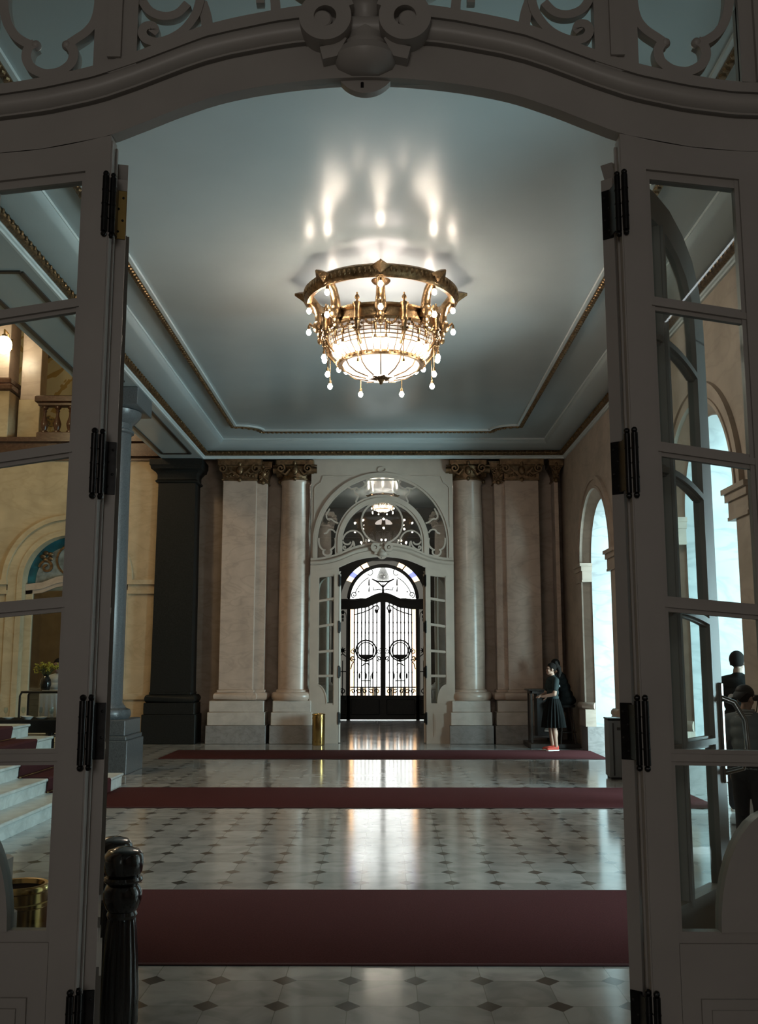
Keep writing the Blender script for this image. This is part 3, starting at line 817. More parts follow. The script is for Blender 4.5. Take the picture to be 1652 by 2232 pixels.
def pull(root, s, zz):
    h = MB()
    P = [(s*0.875, 0.0, zz+0.14), (s*0.892, 0.05, zz+0.12), (s*0.905, 0.085, zz+0.05), (s*0.905, 0.09, zz-0.06), (s*0.892, 0.07, zz-0.14), (s*0.875, 0.0, zz-0.16)]
    h.tube(P, 0.012, 10); h.bbox(s*0.875-0.014, s*0.875+0.014, -0.002, 0.010, zz-0.2, zz+0.2, 0.004)
    return h.build('pull_handle', 'steel', root)

def leaf(x, y, s, ang, label, zs=1.0, brass=False, handle=True, name='door_leaf', group=None):
    """hinged at (x, y); closed it would run toward the other side; ang = how far it is swung away from the viewer"""
    root = thing(name, label, 'door', (x, y, 0), 0, group)
    root.scale = (1, 1, zs)
    # s = -1: hinged on the right post, running to -x when closed
    root.rotation_euler = (0, 0, ang if s > 0 else -ang)
    leaf_mesh(s, root, 'wood' if y < 10 else 'farwood')
    for k, z in enumerate((3.30, 2.345, 1.43, 0.50)): hinge(root, s, z, ang*s, brass and k == 0)
    if handle: pull(root, s, 1.38)
    return root
# near leaves swing into the hall
leaf(-0.931, YN+0.082, 1, math.radians(105.3), 'tall glazed door leaf at the left, seen edge-on with a brass hinge plate', brass=True, handle=False)
leaf(0.914, YN+0.082, -1, math.radians(127.5), 'tall glazed door leaf folded back behind the right sidelight, steel pull handle')
leaf(-0.912, YF+0.205, 1, math.radians(130), 'far glazed door leaf folded back beside the brass bin', 1.03)
leaf(0.912, YF+0.205, -1, math.radians(130), 'far glazed door leaf folded back on the lectern side', 1.03)

# ------------------------------------------------------------------ columns and pilasters
def volute(b, cx, cz, r, y0, y1, s):
    b.bar([(cx + s*(p[0]), cz + p[1]) for p in spiral(0, 0, r, r*0.18, PI*0.75, -1.5, 30)], r*0.30, y0, y1)
def capital_box(x0, x1, y0, y1, zb, zt, root, m='bronze'):
    b = MB(); cx = (x0+x1)/2; h = zt-zb; q = min(1.0, (x1-x0)/0.6)
    def R(e, z): return [(x0-e, y0-e, z), (x1+e, y0-e, z), (x1+e, y1, z), (x0-e, y1, z)]
    b.loft([R(0.0, zb), R(0.03, zb+0.02*h), R(0.03, zb+0.08*h), R(0.01, zb+0.10*h), R(0.02, zb+0.35*h), R(0.07, zb+0.62*h), R(0.09, zb+0.66*h), R(0.09, zb+0.70*h), R(0.11, zb+0.72*h), R(0.11, zb+0.93*h), R(0.13, zb+h), R(0.0, zb+h)])
    for s in (-1, 1):
        volute(b, (x0 if s < 0 else x1)+s*0.0, zb+0.55*h, 0.105*max(q, 0.6), y0-0.13, y0-0.02, -s)
        xe = (x0 if s < 0 else x1)
        b.bar([(xe, zb+0.38*h), (xe-s*0.12*q, zb+0.30*h), (xe-s*0.2*q, zb+0.42*h), (cx+s*0.1*q, zb+0.34*h)], 0.035, y0-0.08, y0)
        b.bar([(cx+s*0.08*q, zb+0.25*h), (cx+s*0.18*q, zb+0.45*h), (cx+s*0.24*q, zb+0.6*h)], 0.035, y0-0.09, y0)
        for k in range(3): b.ball((xe-s*(0.08+0.07*k)*q, y0-0.05, zb+(0.2+0.03*k)*h), 0.028, 8, 6)
    b.ball((cx, y0-0.06, zb+0.48*h), (0.075, 0.06, 0.10), 12, 8); b.ball((cx, y0-0.08, zb+0.78*h), (0.045, 0.05, 0.06), 10, 6)
    b.ball((cx, y0-0.04, zb+0.04*h), (0.05, 0.05, 0.05), 10, 6)
    return b.build('capital', m, root)

def capital_round(r, zb, zt, root, m='bronze'):
    b = MB(); h = zt-zb
    b.lathe([(r, 0), (r+0.03, 0.02*h), (r+0.03, 0.09*h), (r+0.0, 0.11*h), (r+0.01, 0.35*h), (r+0.06, 0.60*h), (r+0.08, 0.68*h), (0, 0.69*h)], cz=zb, n=32)
    a = r+0.08
    b.bbox(-a, a, -a, a, zb+0.70*h, zb+h, 0.02)
    for k in range(4):
        n0 = len(b.v)
        for s in (-1, 1):
            volute(b, s*(r-0.04), zb+0.52*h, 0.10, -r-0.14, -r+0.02, -s)
            b.bar([(s*(r-0.02), zb+0.38*h), (s*0.2, zb+0.24*h), (s*0.1, zb+0.5*h)], 0.035, -r-0.07, -r+0.06)
        b.ball((0, -r-0.05, zb+0.45*h), (0.07, 0.06, 0.10), 12, 8); b.ball((0, -r-0.09, zb+0.80*h), (0.04, 0.05, 0.055), 10, 6)
        b.ball((0, -r-0.02, zb+0.05*h), (0.045, 0.05, 0.05), 10, 6)
        b.xf(Matrix.Rotation(k*PI/2, 4, 'Z'), n0)
    return b.build('capital', m, root)

def pedestal(x0, x1, y0, y1, root, mid='palestone', low='greystone', zt=0.88, zm=0.375):
    b = MB().bbox(x0+0.03, x1-0.03, y0+0.03, y1, zt-0.235, zt, 0.01).bbox(x0, x1, y0, y1, zm, zt-0.235, 0.01)
    b.build('plinth', mid, root)
    MB().bbox(x0-0.025, x1+0.025, y0-0.025, y1, 0, zm, 0.008).build('base_course', low, root)

CAPB, CAPT = 5.58, 6.02
def round_column(x, y, label, shaft='cream', group=None, r=0.335, mid='palestone', low='greystone', cap='bronze', ph=0.43, zt=0.88):
    root = thing('marble_column', label, 'column', (x, y, 0), 0, group)
    pedestal(-ph, ph, -ph, ph, root, mid, low, zt)
    b = MB().lathe([(0, 0.88), (r+0.10, 0.88), (r+0.125, 0.91), (r+0.135, 0.965), (r+0.125, 1.02), (r+0.09, 1.05), (r+0.045, 1.06), (r+0.04, 1.09), (r+0.005, 1.11), (0, 1.11)], n=48)
    b.build('base', shaft, root)
    b = MB().lathe([(0, 1.10), (r, 1.10), (r, 1.3), (r+0.008, 2.4), (r-0.003, 4.2), (r-0.025, 5.5), (r-0.005, 5.53), (r-0.005, CAPB), (0, CAPB)], n=48)
    b.build('shaft', shaft, root)
    capital_round(r, CAPB, CAPT, root, cap)
    return root
CYC = YF + 0.43
round_column(-1.885, CYC, 'cream marble column directly left of the far doorway, beside the brass bin')
round_column(1.86, CYC, 'cream marble column directly right of the far doorway')
# the pair flanking the near doorway, of which the plinth shows behind the glass
round_column(-2.09, YN+0.30+0.52, 'marble column whose pale plinth shows through the near left sidelight', ph=0.50, zt=0.80)
round_column(2.12, YN+0.30+0.52, 'marble column whose plinth shows through the near right sidelight', ph=0.50, zt=0.80)

def pilaster(xa, xb, s, y, label, step=0.22, shaft='cream', mid='palestone', low='greystone', cap='bronze', pe=0.20, depth=0.49, e=0.09):
    cx = (xa+xb)/2
    root = thing('marble_pilaster', label, 'pilaster', (cx, y, 0))
    x0, x1 = xa-cx, xb-cx
    ix0, ix1 = (x0, x1+step) if s < 0 else (x0-step, x1)
    b = MB().bbox(x0, x1, 0, depth, 1.10, CAPB, 0.006)
    if step: b.bbox(min(ix0, ix1), max(ix0, ix1), 0.13, depth, 1.10, CAPB, 0.006)
    b.build('shaft', shaft, root)
    b = MB()
    def ring(x0, x1, y0, z0, r):
        b.tube([(x0, depth, z0), (x0, y0, z0), (x1, y0, z0), (x1, depth, z0)], r, 12)
        b.box(x0, x1, y0, depth, z0-r, z0+r)
    ring(x0-e/2, x1+e/2, -e/2, 0.965, 0.08); b.bbox(x0-0.03, x1+0.03, -0.03, depth, 1.04, 1.10, 0.01)
    if step: ring(ix0-e/2, ix1+e/2, 0.13-e/2, 0.965, 0.08); b.bbox(ix0-0.03, ix1+0.03, 0.10, depth, 1.04, 1.10, 0.01)
    b.build('base', shaft, root)
    pedestal(x0-pe, ix1+0.06 if s < 0 else x1+pe, -0.14, depth, root, mid, low) if s < 0 else pedestal(ix0-0.06, x1+pe, -0.14, depth, root, mid, low)
    capital_box(x0, x1, 0, depth, CAPB-0.02, CAPT, root, cap)
    if step:
        if s < 0: capital_box(x1+0.05, ix1, 0.13, depth, CAPB-0.06, CAPT-0.03, root, cap)
        else: capital_box(ix0, x0-0.05, 0.13, depth, CAPB-0.06, CAPT-0.03, root, cap)
    return root
pilaster(-3.44, -2.72, -1, YF+0.12, 'cream marble pilaster between the black pillar and the far left column')
pilaster(2.66, 3.38, 1, YF+0.12, 'cream marble pilaster rising behind the dark lectern')
pilaster(3.73, 3.82, 1, YF+0.2, 'narrow marble pilaster in the corner behind the seated person', step=0, pe=0.0, depth=0.42, e=0.04)
# black pillar
root = thing('black_pillar', 'black stone pillar at the far end of the left colonnade', 'pillar', (-4.43, YF+0.45, 0))
MB().bbox(-0.56, 0.56, -0.55, 0.5, 0, 0.60, 0.01).bbox(-0.53, 0.53, -0.52, 0.5, 0.6, 0.84, 0.01).build('plinth', 'blackstone', root)
b = MB(); b.tube([(-0.46, 0.5, 0.92), (-0.46, -0.46, 0.92), (0.46, -0.46, 0.92), (0.46, 0.5, 0.92)], 0.085, 12); b.box(-0.46, 0.46, -0.46, 0.5, 0.84, 1.0); b.bbox(-0.44, 0.44, -0.44, 0.5, 1.0, 1.06, 0.01)
b.build('base', 'blackstone', root)
b = MB()
b.loft([[(-w, -w, z), (w, -w, z), (w, 0.5, z), (-w, 0.5, z)] for w, z in ((0.425, 1.05), (0.40, 5.54))])
b.build('shaft', 'blackstone', root)
b = MB()
b.loft([[(-w, -w, z), (w, -w, z), (w, 0.5, z), (-w, 0.5, z)] for w, z in ((0.40, 5.50), (0.45, 5.52), (0.46, 5.55), (0.42, 5.58), (0.42, 5.68), (0.44, 5.72), (0.50, 5.78), (0.54, 5.80), (0.55, 5.86), (0.57, 5.88), (0.57, 6.0), (0.4, 6.01))])
b.build('capital', 'blackstone', root)

def granite_column(x, y, label):
    root = thing('granite_column', label, 'column', (x, y, 0))
    pedestal(-0.50, 0.50, -0.50, 0.50, root, 'granite', 'granite', 0.80, 0.5)
    r = 0.29
    MB().lathe([(0, 0.80), (r+0.10, 0.80), (r+0.13, 0.84), (r+0.135, 0.89), (r+0.12, 0.94), (r+0.05, 0.97), (r+0.04, 1.0), (0, 1.0)], n=40).build('base', 'granite', root)
    MB().lathe([(0, 1.0), (r+0.03, 1.0), (r, 1.05), (r, 2.4), (r-0.02, 5.2), (r-0.02, 5.33), (r+0.02, 5.35), (r+0.02, 5.39), (r-0.02, 5.41), (0, 5.41)], n=40).build('shaft', 'granite', root)
    MB().lathe([(0, 5.40), (r-0.01, 5.40), (r-0.01, 5.50), (r+0.05, 5.55), (r+0.11, 5.62), (r+0.13, 5.70), (r+0.10, 5.72), (0, 5.72)], n=40).bbox(-0.48, 0.48, -0.48, 0.48, 5.72, 6.01, 0.01).build('capital', 'granite', root)
    return root
granite_column(-4.34, 15.75, 'grey granite column standing beside the marble steps')
granite_column(-4.25, 8.6, 'nearer grey granite column, only its capital block showing at the left edge')

# columns flanking the iron gate in the far vestibule
round_column(-1.80, 28.9, 'pale column inside the far vestibule, left of the iron gate', 'palestone', r=0.30, cap='palestone', ph=0.40)
round_column(1.80, 28.9, 'pale column inside the far vestibule, right of the iron gate', 'palestone', r=0.30, cap='palestone', ph=0.40)

# ------------------------------------------------------------------ carpets
def runner(name, x0, x1, y0, y1, label):
    r = thing(name, label, 'carpet', ((x0+x1)/2, (y0+y1)/2, 0), 0, 'red runners crossing the hall')
    w, d = (x1-x0)/2, (y1-y0)/2
    MB().bbox(-w, w, -d+0.02, d-0.02, 0.0, 0.012, 0.004).build('pile', 'carpet', r)
    MB().bbox(-w, w, -d, -d+0.025, 0, 0.011, 0.004).bbox(-w, w, d-0.025, d, 0, 0.011, 0.004).build('binding', 'carpet_edge', r)
    return r
runner('red_runner', -3.5, 3.93, 5.80, 7.63, 'widest red carpet runner, nearest the doorway')
runner('red_runner', -3.50, 3.94, 11.83, 13.69, 'middle red carpet runner, running from the marble steps to the arch')
runner('red_runner', -3.9, 3.96, 17.72, 19.46, 'farthest red carpet runner, at the feet of the woman')

# ------------------------------------------------------------------ main chandelier
CHY = 11.75
def chandelier(name, loc, label):
    root = thing(name, label, 'chandelier', loc)
    zt = lambda z: (z if z >= 5.6 else 5.6 - (5.6-z)*0.84) - ZC                                                # local z, 0 at the ceiling
    R1, ZR = 0.90, 6.13
    # canopy stem to the ceiling
    MB().lathe([(0, -0.005), (0.12, -0.005), (0.10, -0.03), (0.03, -0.05), (0.018, -0.10), (0.018, zt(5.75)), (0, zt(5.75))], n=24).build('stem', 'lampgold', root)
    b = MB().lathe([(R1-0.05, zt(ZR)-0.07), (R1+0.01, zt(ZR)-0.09), (R1+0.05, zt(ZR)-0.05), (R1+0.06, zt(ZR)+0.04), (R1+0.03, zt(ZR)+0.07), (R1-0.03, zt(ZR)+0.06), (R1-0.06, zt(ZR)), (R1-0.05, zt(ZR)-0.07)], n=64, cap=False)
    for k in range(96):
        a = 2*PI*k/96
        b.ball(((R1+0.045)*math.cos(a), (R1+0.045)*math.sin(a), zt(ZR)-0.005), (0.024, 0.022, 0.042), 6, 4)
    b.build('outer_ring', 'lampgold', root)
    # inner drum band
    R2, Z0, Z1 = 0.69, 5.64, 5.80
    b = MB().lathe([(R2-0.02, zt(Z0)), (R2+0.02, zt(Z0)-0.02), (R2+0.035, zt(Z0)+0.01), (R2+0.01, zt(Z0)+0.03), (R2+0.01, zt(Z1)-0.03), (R2+0.045, zt(Z1)-0.01), (R2+0.045, zt(Z1)+0.015), (R2-0.02, zt(Z1)+0.02), (R2-0.02, zt(Z0))], n=64, cap=False)
    b.build('drum_band', 'lampgold', root)
    # crystal bowl and dish
    b = MB().lathe([(R2-0.03, zt(Z0)), (R2-0.05, zt(5.5)), (R2-0.09, zt(5.38)), (0.50, zt(5.26))], n=48, cap=False)
    o = b.build('crystal_bowl', 'bowl', root)
    b = MB()
    for k in range(40):
        a = 2*PI*k/40
        b.tube([((r_+0.004)*math.cos(a), (r_+0.004)*math.sin(a), zt(z)) for r_, z in ((R2-0.03, Z0), (R2-0.05, 5.5), (R2-0.09, 5.38), (0.50, 5.26))], 0.006, 4)
    for r_, z in ((R2-0.035, 5.60), (R2-0.043, 5.55), (R2-0.05, 5.50), (R2-0.066, 5.45), (R2-0.085, 5.395), (0.53, 5.33)):
        b.tube([((r_+0.004)*math.cos(2*PI*k/48), (r_+0.004)*math.sin(2*PI*k/48), zt(z)) for k in range(48)], 0.006, 4, closed=True)
    b.build('leading', 'lampgold', o)
    b = MB().lathe([(0.47, zt(5.27)), (0.53, zt(5.25)), (0.54, zt(5.22)), (0.52, zt(5.19)), (0.47, zt(5.20)), (0.47, zt(5.27))], n=48, cap=False)
    for k in range(40): b.ball((0.535*math.cos(2*PI*k/40), 0.535*math.sin(2*PI*k/40), zt(5.225)), 0.022, 6, 4)
    b.build('lower_ring', 'lampgold', root)
    o = MB().lathe([(0.475, zt(5.205)), (0.44, zt(5.13)), (0.34, zt(5.06)), (0.18, zt(5.015)), (0.0, zt(5.0))], n=40, cap=False).build('lit_dish', 'bowl_hot', root)
    b = MB()
    for k in range(12):
        a = 2*PI*k/12
        b.tube([((r_+0.004)*math.cos(a), (r_+0.004)*math.sin(a), zt(z)-0.004) for r_, z in ((0.475, 5.205), (0.44, 5.13), (0.34, 5.06), (0.18, 5.015))], 0.007, 6)
    b.build('dish_ribs', 'lampgold', o)
    b = MB()
    for k in range(12):
        a = 2*PI*k/12 + PI/12
        L_ = 0.21 if k % 2 else 0.16
        c_, s_ = math.cos(a), math.sin(a)
        b.loft([[(L_*t*c_ - w*s_, L_*t*s_ + w*c_, zt(4.995)+0.05*t*t), (L_*t*c_, L_*t*s_, zt(4.98)+0.05*t*t), (L_*t*c_ + w*s_, L_*t*s_ - w*c_, zt(4.995)+0.05*t*t)] for t, w in ((0.1, 0.012), (0.4, 0.035), (0.7, 0.03), (1.0, 0.004))], cap=True)
    b.lathe([(0, -0.06), (0.018, -0.05), (0.03, -0.02), (0.05, 0.0), (0.03, 0.02), (0, 0.03)], cz=zt(4.985), n=16)
    b.build('rosette', 'lampgold', root)
    L_ = bpy.data.lights.new('lamp_light', 'POINT'); L_.energy = 42; L_.color = (1.0, 0.86, 0.78); L_.shadow_soft_size = 0.35
    lo = bpy.data.objects.new('lamp_light', L_); C.objects.link(lo); lo.parent = root; lo.location = (0, 0, zt(5.74))
    def socket_bulb(p, up=False):
        s = MB(); z = p[2]
        s.lathe([(0, 0.075), (0.010, 0.075), (0.016, 0.06), (0.018, 0.03), (0.024, 0.025), (0.012, 0.02), (0, 0.02)], cx=p[0], cy=p[1], cz=z, n=10)
        k_ = s.build('socket', 'lampgold', root)
        MB().lathe([(0.0, -0.045), (0.016, -0.041), (0.027, -0.026), (0.031, -0.008), (0.026, 0.008), (0.015, 0.022), (0, 0.024)], cx=p[0], cy=p[1], cz=z, n=12).build('bulb', 'bulb', k_)
    for k in range(8):
        a = 2*PI*k/8 - PI/2
        c_, s_ = math.cos(a), math.sin(a)
        P = lambda r, z: (r*c_, r*s_, zt(z))
        # bracket from the drum up to the ring
        b = MB()
        b.tube([P(R2+0.02, 5.70), P(R2+0.06, 5.80), P(R2+0.07, 5.92), P(R2+0.10, 6.02), P(R1-0.05, 6.09), P(R1, 6.12)], [0.06, 0.065, 0.055, 0.05, 0.055, 0.075], 10)
        b.ball(P(R2+0.08, 5.76), (0.075, 0.075, 0.085), 10, 8); b.ball(P(R2+0.05, 5.66), (0.05, 0.05, 0.06), 10, 6)
        b.ball(P(R2+0.06, 5.58), (0.035, 0.035, 0.05), 8, 6)
        b.build('bracket', 'lampgold', root)
        # leaf finial pointing outward from the ring
        b = MB(); w = 0.085
        rr = []
        for r_, ww, z in ((R1+0.0, 0.125, 6.13), (R1+0.06, 0.115, 6.15), (R1+0.10, 0.08, 6.165), (R1+0.17, 0.012, 6.18)):
            rr.append([(r_*c_-ww*s_, r_*s_+ww*c_, zt(z)), (r_*c_, r_*s_, zt(z)+ww*0.5+0.01), (r_*c_+ww*s_, r_*s_-ww*c_, zt(z)), (r_*c_, r_*s_, zt(z)-ww*0.5-0.01)])
        b.loft(rr); b.build('leaf_finial', 'lampgold', root)
        # upper bulb under the ring
        socket_bulb(P(R1-0.01, 5.975))
        # lower arm bulb
        b = MB().tube([P(R2+0.06, 5.74), P(R2+0.14, 5.76), P(R2+0.19, 5.80), P(R2+0.20, 5.77)], 0.016, 8); b.build('arm', 'lampgold', root)
        socket_bulb(P(R2+0.20, 5.70))
        # pendants: two cords from each bracket with a low bulb, tassel beside
        for d in (-0.09, 0.09):
            aa = a + d; q = (0.70*math.cos(aa), 0.70*math.sin(aa))
            b = MB().tube([(q[0], q[1], zt(5.62)), (q[0], q[1], zt(5.40))], 0.006, 6)
            b.lathe([(0, 0.10), (0.012, 0.10), (0.022, 0.0), (0.0, 0.0)], cx=q[0], cy=q[1], cz=zt(5.47), n=8)
            b.build('pendant_cord', 'lampgold', root)
            socket_bulb((q[0], q[1], zt(5.40)-0.07))
        # posts between brackets, with a little urn, and garlands
        a2 = a + PI/8
        c2, s2 = math.cos(a2), math.sin(a2)
        b = MB().lathe([(0, 0), (0.045, 0), (0.05, 0.02), (0.038, 0.04), (0.038, 0.17), (0.055, 0.19), (0.055, 0.215), (0.02, 0.225), (0.012, 0.25), (0.03, 0.275), (0.026, 0.30), (0.01, 0.32), (0.012, 0.34), (0, 0.35)], cx=(R2+0.03)*c2, cy=(R2+0.03)*s2, cz=zt(5.61), n=12)
        b.tube([((R2+0.03)*c2, (R2+0.03)*s2, zt(5.61)), ((R2+0.01)*c2, (R2+0.01)*s2, zt(5.45)), ((R2-0.08)*c2, (R2-0.08)*s2, zt(5.32))], [0.035, 0.024, 0.014], 8)
        b.tube([((R2)*c2, (R2)*s2, zt(5.50)), ((R2)*c2, (R2)*s2, zt(5.06))], 0.006, 6)
        b.build('post', 'lampgold', root)
        socket_bulb(((R2)*c2, (R2)*s2, zt(4.99)))
        b = MB()
        for j, sag in ((0, 0.08), (1, 0.15), (2, 0.08)):
            aA, aB = a + 0.04 + j*(PI/4-0.08)/3, a + 0.04 + (j+1)*(PI/4-0.08)/3
            for i in range(9):
                t = i/8; aa = aA+(aB-aA)*t
                b.ball(((R2+0.03)*math.cos(aa), (R2+0.03)*math.sin(aa), zt(5.64) - sag*4*t*(1-t)), 0.018, 6, 4)
        b.build('garland', 'lampgold', root)
    return root
ch = chandelier('chandelier', (0.02, CHY, ZC), 'large lit bronze and crystal chandelier on the hall ceiling')
c2 = copy_tree(ch)
c2.location = (0.0, 27.3, ZC)
c2.scale = (0.44, 0.44, 0.44)
for o_ in c2.children:
    if o_.type == 'LIGHT': o_.data = o_.data.copy(); o_.data.energy = 10
c2['label'] = 'lit chandelier in the far vestibule, seen through the top of the transom'

# ------------------------------------------------------------------ iron gate at the end
YG = 29.75
def gp(u, v):
    p = at(720+u/6.973, 1260+v/6.973, Y=YG); return (p.x+0.03, p.z)
gate = thing('iron_gate', 'black wrought iron and glass gate at the end of the far vestibule', 'gate', (0, YG, 0))
gx = 1.345
def mir(P): return [(-x, z) for x, z in P]
zbar0, zbar1 = gp(150, 475)[1], gp(150, 320)[1]
zk = gp(780, 1785)[1]
zt_ = gp(780, -310)[1]; 
ps0, ps1 = 0.975, 1.075
b = MB()
for s in (-1, 1): b.box(min(s*ps0, s*ps1), max(s*ps0, s*ps1), -0.05, 0.07, 0, zbar0+0.02)
for s in (-1, 1): b.box(min(s*1.32, s*1.37), max(s*1.32, s*1.37), -0.03, 0.05, 0, zbar0)
RO = gx-0.02
zo = zt_ - RO
b.bar([(-RO, zbar1-0.02)] + arc(0, zo, RO, PI, 0, 40) + [(RO, zbar1-0.02)], [0.10]*43, -0.04, 0.05)
for s in (-1, 1): b.prism([(s*gx, zo)] + [(s*x, z) for x, z in arc(0, zo, RO, 0, PI*0.40, 16)] + [(s*0.42, zt_), (s*0.42, zt_+0.3), (s*(gx+0.1), zt_+0.3), (s*(gx+0.1), zo)], 0.0, 0.05)
b.build('outer_frame', 'iron', gate)
# header with the ogee rise
zc_top, zc_bot = gp(780, 225)[1], gp(780, 365)[1]
HT = [(0, zc_top), (0.12, zc_top-0.004), (0.3, zc_top-0.07), (0.5, zc_top-0.17), (0.68, zbar1+0.02), (0.85, zbar1), (gx+0.02, zbar1)]
HB = [(0, zc_bot), (0.12, zc_bot-0.01), (0.3, zc_bot-0.08), (0.5, zc_bot-0.17), (0.68, zbar0+0.03), (0.85, zbar0), (gx+0.02, zbar0)]
hx = [gx*i/24*1.0 for i in range(-24, 25)]
b = MB().band([(x, interp(HT, x)) for x in hx], [(x, interp(HB, x)) for x in hx], -0.09, 0.09)
b.band([(x, interp(HT, x)) for x in hx], [(x, interp(HT, x)-0.05) for x in hx], -0.12, 0.09)
b.build('header', 'iron', gate)
b = MB().box(-gx-0.01, gx+0.01, -0.05, 0.06, 0.01, zk)
for x0, x1 in ((-1.3, -1.1), (-0.95, -0.1), (0.1, 0.95), (1.1, 1.3)): b.bbox(x0, x1, -0.07, 0, 0.15, zk-0.1, 0.02)
b.build('kick_panel', 'iron', gate)
MB().box(-0.078, 0.078, -0.08, 0.07, 0.05, zc_bot+0.03).build('meeting_stile', 'iron', gate)
# inner arch of the lunette
zi_t = gp(780, -185)[1]
RI = ps1-0.045; zi = zi_t - RI
b = MB().bar([(-RI, zbar1-0.02)] + arc(0, zi, RI, PI, 0, 40) + [(RI, zbar1-0.02)], 0.10, -0.06, 0.06)
for s in (-1, 1):
    for a_ in (0.32*PI,): b.bar([(s*(RI)*math.cos(a_), zi+RI*math.sin(a_)), (s*RO*math.cos(a_), zo+RO*math.sin(a_))], 0.03, -0.03, 0.03)
b.build('lunette_arch', 'iron', gate)
b = MB()
zb_ = zbar1
for s in (-1, 1):
    b.bar([(s*x, z) for x, z in spiral(0.86, zb_+0.13, 0.10, 0.02, -PI/2, 1.3, 24)], 0.028, -0.02, 0.02)
    b.bar([(s*x, z) for x, z in arc(0, zi-0.1, RI-0.14, 0.12*PI, 0.34*PI, 12)], 0.024, -0.02, 0.02)
    b.bar([(s*x, z) for x, z in spiral(0.42, zb_+0.78, 0.19, 0.03, 0.2, 0.9, 24)], 0.024, -0.02, 0.02)
    b.bar([(s*0.42, zb_+0.60), (s*0.42, zb_+0.40)], [0.03, 0.05], -0.02, 0.02)
    b.bar([(s*0.42, zb_+0.38), (s*0.42, zb_+0.22)], [0.02, 0.045], -0.02, 0.02)
    b.bar([(s*0.30, zb_+0.36), (s*0.28, zb_+0.27), (s*0.12, zb_+0.30), (0, zb_+0.26)], 0.024, -0.02, 0.02)
    b.bar([(0, zb_+0.36), (s*0.15, zb_+0.50), (s*0.34, zb_+0.60)], [0.05, 0.035, 0.02], -0.02, 0.02)
    b.ball((s*0.73, 0, zb_+0.22), (0.03, 0.02, 0.02), 8, 6)
b.bar([(0, zc_top-0.02), (0, zb_+0.46)], [0.08, 0.03], -0.02, 0.02)
b.bar([(-0.33, zb_+0.60), (-0.15, zb_+0.53), (0, zb_+0.52), (0.15, zb_+0.53), (0.33, zb_+0.60)], 0.035, -0.02, 0.02)
b.build('lunette_scrolls', 'iron', gate)
b = MB()
zl = zb_+0.55
b.lathe([(0.0, 0), (0.06, 0.0), (0.17, 0.05), (0.18, 0.10), (0.13, 0.25), (0.08, 0.36), (0.05, 0.42), (0, 0.42)], cy=0.25, cz=zl, n=16)
b.tube([(0, 0.25, zl+0.42), (0, 0.25, zi_t+0.02)], 0.015, 6)
b.tube([(0, 0.25, zi_t), (0, 0.0, zi_t)], 0.02, 6)
b.build('hanging_lantern', MT['smoke'], gate)
b = MB()
for k in range(8):
    a = 2*PI*k/8
    b.tube([(r_*math.cos(a), 0.25+r_*math.sin(a), zl+z) for r_, z in ((0.06, 0), (0.175, 0.05), (0.185, 0.10), (0.135, 0.25), (0.085, 0.36), (0.055, 0.42))], 0.01, 5)
b.tube([(0.18*math.cos(2*PI*k/20), 0.25+0.18*math.sin(2*PI*k/20), zl+0.1) for k in range(20)], 0.012, 5, closed=True)
b.tube([(0.13*math.cos(2*PI*k/20), 0.25+0.13*math.sin(2*PI*k/20), zl+0.25) for k in range(20)], 0.012, 5, closed=True)
b.build('lantern_cage', 'iron', gate)
